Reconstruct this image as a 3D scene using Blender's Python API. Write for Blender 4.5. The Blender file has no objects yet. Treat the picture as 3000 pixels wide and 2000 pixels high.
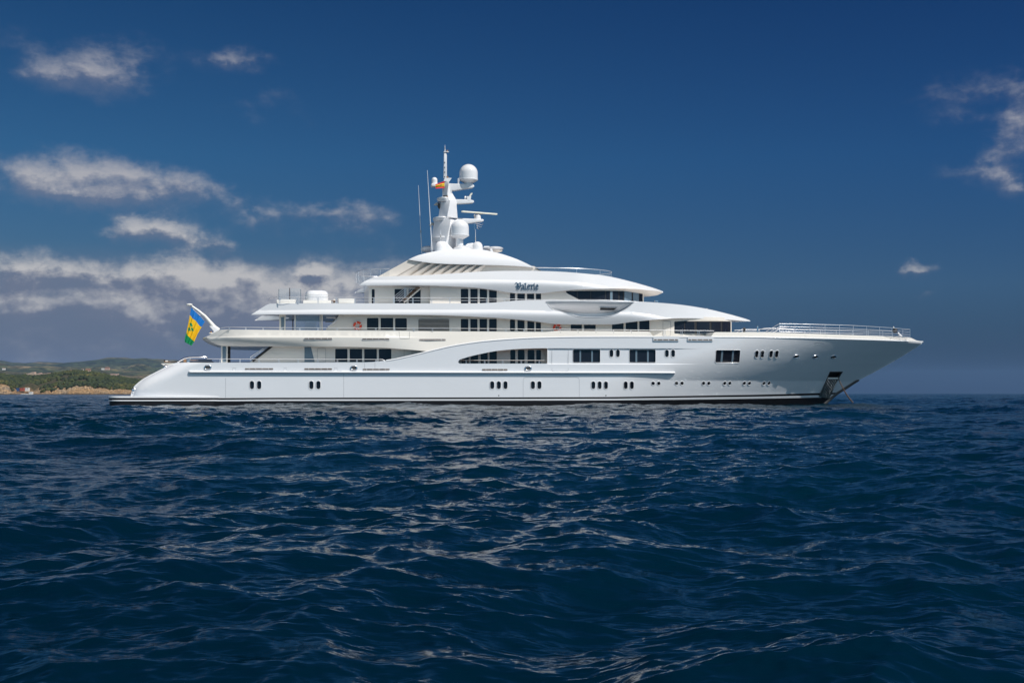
import bpy, bmesh, math, random
import numpy as np
from mathutils import Vector, Matrix
from mathutils.geometry import delaunay_2d_cdt
R = math.radians
random.seed(7)
rng = np.random.default_rng(11)
SC = bpy.context.scene
COL = SC.collection

# ------------------------------------------------------------------ camera
F = 3780.0; HV = 1152.0; CAMH = 1.25; D0 = 128.0; TH = R(9.5)
cam_d = bpy.data.cameras.new('camera'); cam = bpy.data.objects.new('camera', cam_d); COL.objects.link(cam)
cam_d.sensor_width = 36.0; cam_d.lens = F * 36.0 / 3000.0
cam.location = (0, 0, CAMH); cam.rotation_euler = (R(90), 0, 0)
cam_d.shift_y = (HV - 1000.0) / 3000.0
cam_d.clip_start = 0.3; cam_d.clip_end = 60000
SC.camera = cam
SC.view_settings.view_transform = 'Standard'; SC.view_settings.look = 'None'
SC.view_settings.exposure = 0.15; SC.view_settings.gamma = 1.0; SC.view_settings.use_curve_mapping = False

# ------------------------------------------------------------------ node helper
class NT:
    def __init__(s, tree): s.t = tree; s.n = tree.nodes; s.l = tree.links
    def new(s, typ, **kw):
        n = s.n.new(typ)
        for k, v in kw.items(): setattr(n, k, v)
        return n
    def put(s, sock, v):
        if isinstance(v, bpy.types.NodeSocket): s.l.new(v, sock)
        elif v is not None: sock.default_value = v
    def m(s, op, a, b=None, c=None, clamp=False):
        n = s.new('ShaderNodeMath', operation=op, use_clamp=clamp)
        s.put(n.inputs[0], a); s.put(n.inputs[1], b); s.put(n.inputs[2], c)
        return n.outputs[0]
    def vm(s, op, a, b=None, c=None, out=0):
        n = s.new('ShaderNodeVectorMath', operation=op)
        s.put(n.inputs[0], a); s.put(n.inputs[1], b)
        if c is not None: s.put(n.inputs[2], c)
        return n.outputs[out]
    def mix(s, f, a, b, blend='MIX'):
        n = s.new('ShaderNodeMix', data_type='RGBA', blend_type=blend)
        s.put(n.inputs[0], f); s.put(n.inputs[6], a); s.put(n.inputs[7], b)
        return n.outputs[2]
    def ss(s, x, a, b):
        n = s.new('ShaderNodeMapRange', interpolation_type='SMOOTHSTEP')
        s.put(n.inputs[0], x); s.put(n.inputs[1], a); s.put(n.inputs[2], b)
        return n.outputs[0]
    def noise(s, vec, scale, detail=4, rough=.55, dist=0.0, dim='3D'):
        n = s.new('ShaderNodeTexNoise', noise_dimensions=dim)
        s.put(n.inputs['Vector'], vec); n.inputs['Scale'].default_value = scale
        n.inputs['Detail'].default_value = detail; n.inputs['Roughness'].default_value = rough
        n.inputs['Distortion'].default_value = dist
        return n.outputs[0]
    def ramp(s, f, stops):
        n = s.new('ShaderNodeValToRGB'); s.put(n.inputs[0], f)
        e = n.color_ramp.elements
        while len(e) < len(stops): e.new(0.5)
        for i, (p, c) in enumerate(stops): e[i].position = p; e[i].color = (*c, 1)
        return n.outputs[0]

# ------------------------------------------------------------------ sky
SUN_EL = R(51); SUN_VEC = Vector((0.47, -0.35, 0)).normalized() * math.cos(SUN_EL) + Vector((0, 0, math.sin(SUN_EL)))
W = bpy.data.worlds.new('World'); SC.world = W; W.use_nodes = True
w = NT(W.node_tree); w.n.clear()
geo = w.new('ShaderNodeTexCoord')
sky = w.new('ShaderNodeTexSky', sky_type='NISHITA', sun_disc=False)
sky.sun_elevation = SUN_EL
sky.sun_rotation = math.atan2(SUN_VEC.x, SUN_VEC.y)
sky.altitude = 0; sky.air_density = 1.0; sky.dust_density = 0.3; sky.ozone_density = 1.0
dirv = geo.outputs['Generated']
sx = w.new('ShaderNodeSeparateXYZ'); w.put(sx.inputs[0], dirv)
hx, hy, hz = sx.outputs
hr = w.m('SQRT', w.m('ADD', w.m('MULTIPLY', hx, hx), w.m('MULTIPLY', hy, hy)))
az = w.m('ARCTAN2', hx, hy)                       # radians, 0 straight ahead
el = w.m('DIVIDE', hz, w.m('MAXIMUM', hr, .001))
# polarised look of the sky: darker, deeper blue with elevation
pol = w.ramp(w.m('MULTIPLY', el, 2.0, clamp=True), [
    (0.0, (.012, .036, .112)), (.06, (.032, .066, .146)), (.16, (.072, .138, .240)), (.36, (.050, .155, .288)), (.62, (.026, .112, .240)), (1.0, (.014, .085, .20))])
skyc = w.mix(1.0, sky.outputs[0], pol, 'MULTIPLY')
side = w.ss(az, -.50, .45)                        # thinner air to the right of the view
skyc = w.mix(1.0, skyc, w.mix(side, (1.25, 1.12, .98, 1), (.72, .80, .88, 1)), 'MULTIPLY')
# clouds, each placed by compass direction (a) and height (e)
cv = w.new('ShaderNodeCombineXYZ'); w.put(cv.inputs[0], az); w.put(cv.inputs[1], el)
pc = cv.outputs[0]
def dens(p, blobs):
    acc = 0.0; slope = 0.0
    for (u, v, ru, rv, a) in blobs:
        rv *= 1.25; v += 38
        ca = math.atan((u - 1500) / F); ce = (HV - v) / F
        q = w.vm('MULTIPLY_ADD', p, (F / ru, F / rv, 0), (-ca * F / ru, -ce * F / rv, 0))
        g = w.m('EXPONENT', w.m('MULTIPLY', w.vm('DOT_PRODUCT', q, q, out=1), -1.0))
        acc = w.m('MULTIPLY_ADD', g, a, acc)
        slope = w.m('MULTIPLY_ADD', g, w.vm('DOT_PRODUCT', q, (0, a * 2 * F / rv * .006, 0), out=1), slope)
    return acc, slope
BLOBS = [ # u, v, ru, rv, amount
    (215, 225, 150, 46, .72), (330, 250, 90, 36, .55), (110, 248, 90, 26, .45), (430, 170, 110, 60, .26), (60, 150, 80, 45, .24), (280, 150, 120, 40, .22),
    (700, 150, 95, 30, .72), (640, 160, 50, 18, .35), (690, 305, 80, 34, .36), (790, 265, 70, 30, .30), (860, 312, 90, 26, .20),
    (270, 500, 110, 52, .95), (130, 560, 120, 44, .85), (420, 520, 140, 48, .88), (590, 540, 130, 38, .75), (300, 572, 240, 26, .60), (735, 560, 60, 36, .42), (60, 515, 80, 36, .52), (170, 470, 110, 40, .22),
    (790, 630, 90, 30, .58), (900, 600, 90, 26, .52), (1010, 590, 80, 28, .40), (980, 650, 70, 34, .36), (1080, 620, 70, 34, .3),
    (425, 648, 95, 34, .90), (550, 668, 80, 26, .50), (600, 706, 70, 26, .80), (340, 672, 70, 16, .35),
    (120, 775, 100, 38, .95), (240, 770, 60, 26, .35), (330, 785, 100, 38, .85), (490, 778, 100, 40, .92), (620, 800, 110, 40, .62), (720, 790, 70, 36, .5), (560, 850, 200, 50, .62), (860, 845, 180, 66, .90), (700, 870, 260, 60, .4), (1120, 800, 120, 60, .4), (1000, 810, 120, 66, .60), (912, 765, 44, 20, 1.1), (20, 800, 70, 50, .7), (300, 860, 260, 44, .45),
    (90, 880, 120, 30, .55), (440, 905, 80, 32, .62), (690, 900, 110, 36, .55), (900, 910, 140, 40, .45), (1180, 860, 130, 80, .42), (500, 960, 600, 70, .16), (150, 1010, 200, 50, .22),
    (2985, 350, 56, 100, .72), (2880, 290, 150, 30, .42), (2935, 430, 46, 80, .60), (2860, 520, 140, 28, .50), (2800, 350, 90, 20, .30), (3000, 565, 70, 28, .8), (2860, 240, 200, 60, .16),
    (2697, 778, 56, 22, .90), (2720, 852, 34, 12, .35), (2550, 905, 180, 18, .16), (2500, 950, 300, 26, .12),
]
nvec = w.vm('MULTIPLY', pc, (1.0, 1.55, 1.0))
nz = w.noise(nvec, 17.0, 9, .58, .15)
nz2 = w.noise(nvec, 46.0, 6, .62, .1)
nn = w.m('ADD', w.m('MULTIPLY_ADD', nz, 2.6, -1.3), w.m('MULTIPLY_ADD', nz2, 1.5, -.75))
wn1 = w.new('ShaderNodeTexNoise'); w.put(wn1.inputs['Vector'], pc); wn1.inputs['Scale'].default_value = 11.0; wn1.inputs['Detail'].default_value = 2
wn2 = w.new('ShaderNodeTexNoise'); w.put(wn2.inputs['Vector'], pc); wn2.inputs['Scale'].default_value = 42.0; wn2.inputs['Detail'].default_value = 5; wn2.inputs['Roughness'].default_value = .62
warp = w.vm('ADD', w.vm('MULTIPLY', w.vm('SUBTRACT', wn1.outputs['Color'], (.5, .5, .5)), (.060, .018, 0)), w.vm('MULTIPLY', w.vm('SUBTRACT', wn2.outputs['Color'], (.5, .5, .5)), (.026, .020, 0)))
pw = w.vm('ADD', pc, warp)
d0, edge_ = dens(pw, BLOBS)                         # thickness, and how it thins upward (sunlit tops)
d0 = w.m('MINIMUM', d0, 1.3)
dd = w.m('ADD', d0, w.m('MULTIPLY', nn, w.m('MINIMUM', w.m('MULTIPLY_ADD', d0, 1.25, .10), .75)))
front = w.ss(hy, 0.0, .2)
soft = w.m('MULTIPLY_ADD', w.m('MAXIMUM', w.m('MULTIPLY', edge_, -1.0), 0.0), 1.2, w.m('MULTIPLY_ADD', w.ss(el, .10, .24), .45, 1.30))
cm = w.m('MULTIPLY', w.ss(dd, .12, soft), front)
# second sample of the noise, offset toward the sun, for the lit tops and grey undersides
nz3 = w.noise(w.vm('ADD', nvec, (.007, .014, 0)), 17.0, 9, .58, .15)
nz4 = w.noise(w.vm('ADD', nvec, (.003, .006, 0)), 46.0, 6, .62, .1)
rel = w.m('MULTIPLY_ADD', w.m('SUBTRACT', nz, nz3), 3.2, w.m('MULTIPLY_ADD', w.m('SUBTRACT', nz2, nz4), 1.8, w.m('MULTIPLY_ADD', edge_, 2.2, .42)), clamp=True)
lowc = w.ss(el, .19, .03)                          # low clouds stand in haze and are crisper
cc = w.mix(rel, (.20, .215, .29, 1), (.66, .64, .63, 1))
cc = w.mix(w.m('MULTIPLY', w.ss(el, .10, .17), .45), cc, (.33, .33, .40, 1))
bank = w.m('MULTIPLY', w.m('MULTIPLY', w.ss(el, .115, .075), w.ss(az, .14, -.26)), front)
skyc = w.mix(0.0, skyc, skyc)
# unseen bright cloud added behind the camera to fill the shaded sides
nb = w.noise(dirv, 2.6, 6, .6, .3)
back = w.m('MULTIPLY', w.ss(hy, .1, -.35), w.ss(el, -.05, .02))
backfill = w.mix(w.ss(nb, .42, .62), (.16, .26, .42, 1), (1.34, 1.24, 1.12, 1))
backfill = w.mix(w.ss(el, .10, .60), (.18, .58, .95, 1), backfill)  # blue band added low in the unseen sky, tints the shaded bow
bg1 = w.new('ShaderNodeBackground'); w.put(bg1.inputs[0], skyc); bg1.inputs[1].default_value = 0.13
bg2 = w.new('ShaderNodeBackground'); w.put(bg2.inputs[0], cc); bg2.inputs[1].default_value = .80
bg3 = w.new('ShaderNodeBackground'); w.put(bg3.inputs[0], backfill); bg3.inputs[1].default_value = .60
bg4 = w.new('ShaderNodeBackground'); bg4.inputs[0].default_value = (.130, .155, .225, 1); bg4.inputs[1].default_value = 1.0
mxb = w.new('ShaderNodeMixShader'); w.put(mxb.inputs[0], w.m('MULTIPLY', bank, .75)); w.put(mxb.inputs[1], bg1.outputs[0]); w.put(mxb.inputs[2], bg4.outputs[0])
mx1 = w.new('ShaderNodeMixShader'); w.put(mx1.inputs[0], w.m('MULTIPLY', cm, w.m('MULTIPLY_ADD', w.m('MULTIPLY', rel, w.ss(el, .04, .10)), .34, .52))); w.put(mx1.inputs[1], mxb.outputs[0]); w.put(mx1.inputs[2], bg2.outputs[0])
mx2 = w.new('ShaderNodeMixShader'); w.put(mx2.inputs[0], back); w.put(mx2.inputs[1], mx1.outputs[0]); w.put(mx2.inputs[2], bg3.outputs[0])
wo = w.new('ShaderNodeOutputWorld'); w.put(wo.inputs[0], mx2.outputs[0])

# ------------------------------------------------------------------ sun
sd = bpy.data.lights.new('sun', 'SUN'); sd.energy = 3.7; sd.angle = R(.5); sd.color = (1, .97, .93)
so = bpy.data.objects.new('sun', sd); COL.objects.link(so)
so.rotation_euler = SUN_VEC.to_track_quat('Z', 'Y').to_euler()

# ------------------------------------------------------------------ materials
def mat(name, col, rough=.5, metal=0.0, spec=.5, coat=0.0, alpha=1.0, ior=1.5):
    m = bpy.data.materials.new(name); m.use_nodes = True
    b = m.node_tree.nodes['Principled BSDF']
    b.inputs['Base Color'].default_value = (*col, 1); b.inputs['Roughness'].default_value = rough
    b.inputs['Metallic'].default_value = metal; b.inputs['IOR'].default_value = ior
    b.inputs['Coat Weight'].default_value = coat; b.inputs['Coat Roughness'].default_value = .04
    b.inputs['Alpha'].default_value = alpha
    return m
def vary(m, scale=(1, 1, 1), amount=.08, nscale=1.0, rough_amp=.0, bump=0.0):
    """break up the flat colour of a material with noise"""
    t = NT(m.node_tree); b = m.node_tree.nodes['Principled BSDF']
    tc = t.new('ShaderNodeTexCoord'); v = t.vm('MULTIPLY', tc.outputs['Object'], scale)
    n = t.noise(v, nscale, 6, .6)
    c = b.inputs['Base Color'].default_value[:]
    lo = tuple(x * (1 - amount) for x in c[:3]); hi = tuple(min(1, x * (1 + amount)) for x in c[:3])
    t.put(b.inputs['Base Color'], t.ramp(n, [(.3, lo), (.7, hi)]))
    if rough_amp: t.put(b.inputs['Roughness'], t.m('MULTIPLY_ADD', n, rough_amp, b.inputs['Roughness'].default_value - rough_amp / 2))
    if bump:
        bp = t.new('ShaderNodeBump'); bp.inputs['Strength'].default_value = 1; bp.inputs['Distance'].default_value = bump
        t.put(bp.inputs['Height'], n); t.put(b.inputs['Normal'], bp.outputs[0])
    return m
M = {}
M['white'] = vary(mat('white_paint', (.80, .80, .81), .22, coat=.6), (.25, 1, 1.2), .025, .5, .05, .004)
M['hull'] = vary(mat('hull_paint', (.79, .795, .81), .18, coat=.8), (.22, 1, .5), .02, .7, .06, .025)
M['cream'] = vary(mat('cream_paint', (.77, .735, .67), .28, coat=.5), (.25, 1, 1.2), .03, .5, .05, .004)
M['wall'] = vary(mat('deckhouse_paint', (.80, .745, .67), .35, coat=.2), (.3, 1, 1), .035, .8)
M['beige'] = vary(mat('beige_panel', (.74, .68, .61), .45), (1, 1, 1), .04, .8)
M['black'] = vary(mat('black_antifouling', (.005, .005, .007), .5), (1, 1, 4), .4, 2.0)
M['glass'] = mat('dark_glass', (.012, .014, .022), .04, ior=1.52)
M['glassb'] = mat('blue_grey_glass', (.16, .22, .27), .05, ior=1.52)
M['clear'] = mat('clear_glass', (.35, .48, .56), .03, alpha=.10)
M['tinted'] = mat('tinted_glass', (.35, .52, .62), .03, alpha=.30)
for k_ in ('glass', 'black', 'glassb', 'clear', 'tinted'): M[k_].node_tree.nodes['Principled BSDF'].inputs['Specular IOR Level'].default_value = .28
M['steel'] = mat('stainless_steel', (.72, .72, .74), .22, metal=1.0)
M['steelw'] = mat('polished_rail', (.80, .80, .82), .30, metal=.65)
M['dark'] = mat('dark_recess', (.02, .02, .022), .6)
M['brown'] = vary(mat('teak', (.30, .17, .09), .5), (1, 1, 1), .25, 3)
M['slot'] = vary(mat('slot_interior', (.15, .12, .10), .6), (1, 1, 1), .5, 2)
M['seam'] = mat('seam_line', (.22, .23, .25), .5)
M['louvre'] = mat('louvre_grey', (.40, .39, .37), .45)
M['louvred'] = mat('louvre_dark', (.07, .07, .07), .6)
M['orange'] = vary(mat('lifebuoy_orange', (.75, .06, .015), .5), (1, 1, 1), .12, 6)
M['offwhite'] = vary(mat('offwhite_plastic', (.82, .80, .74), .4), (1, 1, 1), .03, 2)
M['bar'] = vary(mat('radar_cream', (.82, .80, .68), .4), (1, 1, 1), .05, 2)
M['letter'] = mat('blue_grey_metal_letter', (.10, .17, .25), .3, metal=.3)
M['plate'] = vary(mat('anchor_pocket_steel', (.22, .24, .23), .35, metal=.8), (6, 1, .8), .6, 1.5, .2, .02)
M['chain'] = mat('chain_rust', (.16, .10, .07), .6)
M['cushion'] = vary(mat('cushion_cloth', (.80, .78, .73), .85), (1, 1, 1), .05, 5)
M['fblue'] = vary(mat('flag_blue', (.0, .17, .55), .7), (1, 1, 1), .12, 3)
M['fgold'] = vary(mat('flag_gold', (.85, .50, .0), .7), (1, 1, 1), .12, 3)
M['fgreen'] = vary(mat('flag_green', (.0, .26, .09), .7), (1, 1, 1), .15, 3)
M['fred'] = mat('flag_red', (.66, .02, .04), .7)
M['fyel'] = mat('flag_yellow', (.85, .55, .02), .7)

# ------------------------------------------------------------------ yacht frame
C_, S_ = math.cos(TH), math.sin(TH)
YC = 6.5                                            # centreline of the yacht
def ptx(u, v, Y):
    k = (u - 1500.0) / F
    X = (k * D0 + k * Y * C_ + Y * S_) / (C_ - k * S_)
    dep = D0 + X * S_ + Y * C_
    return X, CAMH + (HV - v) / F * dep
def pt(u, v, Y):
    X, Z = ptx(u, v, Y); return Vector((X, Y, Z))
def mpp(u, Y=0):                                    # metres per photo pixel there
    X, _ = ptx(u, 0, Y); return (D0 + X * S_ + Y * C_) / F
def on(u, v, yf, Y=None):
    if Y is not None: X, Z = ptx(u, v, Y); return X, Y, Z
    Y = 0.0
    for _ in range(14):
        X, Z = ptx(u, v, Y); Y = .4 * Y + .6 * float(yf(np.array([X]), np.array([Z]))[0])
    X, Z = ptx(u, v, Y); return X, Y, Z
def to_world(p): return Vector((p[0] * C_ - p[1] * S_, D0 + p[0] * S_ + p[1] * C_, p[2]))

def setp(o, label=None, cat=None, group=None, kind=None):
    if label: o['label'] = label
    if cat: o['category'] = cat
    if group: o['group'] = group
    if kind: o['kind'] = kind
    return o
def mesh_obj(name, verts, faces, m, parent=None, smooth=False, origin=None):
    me = bpy.data.meshes.new(name)
    me.from_pydata([tuple(v) for v in verts], [], [tuple(f) for f in faces])
    for x in (m if isinstance(m, (list, tuple)) else [m]): me.materials.append(x)
    if smooth: me.polygons.foreach_set('use_smooth', [True] * len(me.polygons))
    me.update()
    o = bpy.data.objects.new(name, me); COL.objects.link(o)
    if parent: o.parent = parent
    return o

yacht = bpy.data.objects.new('motor_yacht', None); COL.objects.link(yacht)
yacht.location = (0, D0, 0); yacht.rotation_euler = (0, 0, TH); yacht.empty_display_size = 4
setp(yacht, 'long white motor yacht with stacked decks and a radar mast, lying at anchor', 'yacht')

# ---- mesh builder for small things
class MB:
    def __init__(s): s.v = []; s.f = []; s.m = []
    def add(s, vs, fs, mi=0):
        b = len(s.v); s.v += [tuple(x) for x in vs]; s.f += [tuple(b + i for i in f) for f in fs]; s.m += [mi] * len(fs); return s
    def tube(s, pts, r, n=8, caps=True, mi=0, r2=None):
        pts = [Vector(p) for p in pts]; vs = []; N = len(pts)
        ref = Vector((0, 0, 1)); nrm = None
        for i, p in enumerate(pts):
            t = (pts[min(i + 1, N - 1)] - pts[max(i - 1, 0)]).normalized()
            if nrm is None:
                nrm = t.cross(ref)
                if nrm.length < .05: nrm = t.cross(Vector((0, 1, 0)))
            nrm = (nrm - t * nrm.dot(t)).normalized(); bn = t.cross(nrm)
            rr = r if r2 is None else r + (r2 - r) * i / (N - 1)
            for j in range(n):
                a = 2 * math.pi * j / n; vs.append(p + (nrm * math.cos(a) + bn * math.sin(a)) * rr)
        fs = [(i * n + j, i * n + (j + 1) % n, (i + 1) * n + (j + 1) % n, (i + 1) * n + j) for i in range(N - 1) for j in range(n)]
        if caps: fs += [tuple(range(n))[::-1], tuple((N - 1) * n + j for j in range(n))]
        return s.add(vs, fs, mi)
    def box(s, c, d, mi=0, rot=None):
        c = Vector(c); vs = []
        for x in (-1, 1):
            for y in (-1, 1):
                for z in (-1, 1):
                    p = Vector((x * d[0] / 2, y * d[1] / 2, z * d[2] / 2))
                    vs.append(c + (rot @ p if rot else p))
        return s.add(vs, [(0, 1, 3, 2), (4, 6, 7, 5), (0, 4, 5, 1), (2, 3, 7, 6), (0, 2, 6, 4), (1, 5, 7, 3)], mi)
    def ell(s, c, rx, ry, rz, n=24, k=14, mi=0, zmin=-1):
        vs = []; c = Vector(c)
        a0 = math.asin(zmin)
        for i in range(k + 1):
            a = a0 + (math.pi / 2 - a0) * i / k
            for j in range(n):
                b = 2 * math.pi * j / n
                vs.append(c + Vector((rx * math.cos(a) * math.cos(b), ry * math.cos(a) * math.sin(b), rz * math.sin(a))))
        fs = [(i * n + j, i * n + (j + 1) % n, (i + 1) * n + (j + 1) % n, (i + 1) * n + j) for i in range(k) for j in range(n)]
        fs.append(tuple(range(n))[::-1])
        return s.add(vs, fs, mi)
    def lathe(s, c, prof, n=28, mi=0, sy=1.0):
        vs = []; c = Vector(c)
        for (r, z) in prof:
            for j in range(n):
                b = 2 * math.pi * j / n; vs.append(c + Vector((r * math.cos(b), sy * r * math.sin(b), z)))
        fs = [(i * n + j, i * n + (j + 1) % n, (i + 1) * n + (j + 1) % n, (i + 1) * n + j) for i in range(len(prof) - 1) for j in range(n)]
        fs.append(tuple(range(n))[::-1]); fs.append(tuple((len(prof) - 1) * n + j for j in range(n)))
        return s.add(vs, fs, mi)
    def prism(s, uv, Y0, Y1, mi=0, Yr=None, taper=1.0):
        Yr = (Y0 + Y1) / 2 if Yr is None else Yr
        P = [ptx(u, v, Yr) for u, v in uv]; n = len(P)
        vs = [(x, Y0, z) for x, z in P] + [(x, Y1, z) for x, z in P]
        fs = [tuple(range(n)), tuple(range(2 * n - 1, n - 1, -1))] + [(i, (i + 1) % n, n + (i + 1) % n, n + i)[::-1] for i in range(n)]
        return s.add(vs, fs, mi)
    def build(s, name, m, parent=None, smooth=None, bevel=0, seg=2, origin=None):
        vs = s.v
        if origin is not None: vs = [tuple(Vector(v) - Vector(origin)) for v in vs]
        o = mesh_obj(name, vs, s.f, m, parent)
        me = o.data
        me.polygons.foreach_set('material_index', s.m)
        bm = bmesh.new(); bm.from_mesh(me); bmesh.ops.recalc_face_normals(bm, faces=bm.faces)
        if bevel: 
            es = [e for e in bm.edges if len(e.link_faces) == 2 and e.calc_face_angle(0) > .5]
            bmesh.ops.bevel(bm, geom=es, offset=bevel, segments=seg, profile=.5, affect='EDGES', clamp_overlap=True)
        bm.to_mesh(me); bm.free()
        if smooth is not None:
            me.polygons.foreach_set('use_smooth', [True] * len(me.polygons))
            me.set_sharp_from_angle(angle=R(smooth))
        return o

def cr(pts, step=6.0, closed=False):
    """Catmull-Rom through photo points (third value carried linearly)"""
    P = [np.array(p[:2], float) for p in pts]; out = []
    n = len(P)
    for i in range(n if closed else n - 1):
        p1, p2 = P[i], P[(i + 1) % n]
        p0 = P[i - 1] if (i > 0 or closed) else 2 * p1 - p2
        p3 = P[(i + 2) % n] if (i + 2 < n or closed) else 2 * p2 - p1
        L = np.linalg.norm(p2 - p1); k = max(1, int(round(L / step)))
        l0 = max(np.linalg.norm(p1 - p0), 1e-6); l2 = max(np.linalg.norm(p3 - p2), 1e-6); l1 = max(L, 1e-6)
        m1 = (p2 - p0) / (l0 + l1) * l1; m2 = (p3 - p1) / (l1 + l2) * l1
        for j in range(k):
            t = j / k
            h = (2*t**3-3*t*t+1)*p1 + (t**3-2*t*t+t)*m1 + (-2*t**3+3*t*t)*p2 + (t**3-t*t)*m2
            a = pts[i]; b = pts[(i + 1) % n]
            if len(a) > 2 and len(b) > 2 and a[2] is not None and b[2] is not None: out.append((h[0], h[1], a[2] + (b[2] - a[2]) * t))
            elif j == 0 and len(a) > 2: out.append((h[0], h[1], a[2]))
            else: out.append((h[0], h[1]))
    if not closed: out.append(tuple(pts[-1]))
    return out
def ln(pts, step=8.0):
    out = []
    for a, b in zip(pts[:-1], pts[1:]):
        L = math.hypot(b[0] - a[0], b[1] - a[1]); k = max(1, int(round(L / step)))
        for j in range(k):
            t = j / k; q = (a[0] + (b[0] - a[0]) * t, a[1] + (b[1] - a[1]) * t)
            if len(a) > 2 and len(b) > 2: q += (a[2] + (b[2] - a[2]) * t,)
            elif j == 0 and len(a) > 2: q += (a[2],)
            out.append(q)
    out.append(tuple(pts[-1])); return out
def rr(u0, v0, u1, v1, r, n=4):
    out = []
    for cx, cy, a0 in ((u1 - r, v1 - r, 0), (u0 + r, v1 - r, 90), (u0 + r, v0 + r, 180), (u1 - r, v0 + r, 270)):
        for i in range(n + 1):
            a = R(a0 + 90 * i / n); out.append((cx + r * math.cos(a), cy + r * math.sin(a)))
    return out
def oval(u, v, w_, h_, n=5): return rr(u - w_ / 2, v - h_ / 2, u + w_ / 2, v + h_ / 2, w_ / 2 - .01, n)
def circ(u, v, w_, h_, n=14, skew=0): return [(u + w_ / 2 * math.cos(2*math.pi*i/n) - skew * math.sin(2*math.pi*i/n), v + h_ / 2 * math.sin(2 * math.pi * i / n)) for i in range(n)]

def inside(px, pz, poly):
    poly = np.asarray(poly); c = np.zeros(len(px), bool); n = len(poly)
    for i in range(n):
        x1, z1 = poly[i]; x2, z2 = poly[(i + 1) % n]
        if z1 == z2: continue
        k = ((z1 > pz) != (z2 > pz)) & (px < (x2 - x1) * (pz - z1) / (z2 - z1) + x1); c ^= k
    return c
def cdt(loops, lines, dx, dz, extra_x=None):
    pts = []; edges = []
    for L in loops:
        b = len(pts); pts += list(L); n = len(L); edges += [(b + i, b + (i + 1) % n) for i in range(n)]
    for L in lines:
        b = len(pts); pts += list(L); edges += [(b + i, b + i + 1) for i in range(len(L) - 1)]
    bd = np.array(pts)
    lo, hi = bd.min(0), bd.max(0)
    if dx:
        gx = np.arange(lo[0] + dx * .37, hi[0], dx) if extra_x is None else extra_x(lo[0], hi[0])
        gz = np.arange(lo[1] + dz * .41, hi[1], dz)
        GX, GZ = np.meshgrid(gx, gz); GX = GX.ravel(); GZ = GZ.ravel()
        k = inside(GX, GZ, loops[0])
        for h in loops[1:]: k &= ~inside(GX, GZ, h)
        GX, GZ = GX[k], GZ[k]
        keep = np.ones(len(GX), bool)
        for i in range(0, len(GX), 400):
            d = ((GX[i:i+400, None] - bd[None, :, 0]) / dx) ** 2 + ((GZ[i:i+400, None] - bd[None, :, 1]) / dz) ** 2
            keep[i:i+400] = d.min(1) > .16
        pts = pts + list(zip(GX[keep], GZ[keep]))
    vs, es, fs, ov, oe, of = delaunay_2d_cdt([Vector((float(p[0]), float(p[1]))) for p in pts], edges, [], 0, 1e-6)
    V = np.array([(v.x, v.y) for v in vs]); T = np.array([f for f in fs])
    c = V[T].mean(1); k = inside(c[:, 0], c[:, 1], loops[0])
    for h in loops[1:]: k &= ~inside(c[:, 0], c[:, 1], h)
    T = T[k]
    a, b, d = V[T[:, 0]], V[T[:, 1]], V[T[:, 2]]
    s = (b[:, 0]-a[:, 0])*(d[:, 1]-a[:, 1]) - (b[:, 1]-a[:, 1])*(d[:, 0]-a[:, 0])
    T[s < 0] = T[s < 0][:, ::-1]
    return V, T[np.abs(s) > 1e-9]
def grad_normals(V, yf):
    e = .02
    gx = (yf(V[:, 0] + e, V[:, 1]) - yf(V[:, 0] - e, V[:, 1])) / (2 * e)
    gz = (yf(V[:, 0], V[:, 1] + e) - yf(V[:, 0], V[:, 1] - e)) / (2 * e)
    gx = np.clip(gx, -6, 6); gz = np.clip(gz, -6, 6)
    N = np.stack([gx, -np.ones(len(V)), gz], 1); return N / np.linalg.norm(N, axis=1)[:, None]

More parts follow.
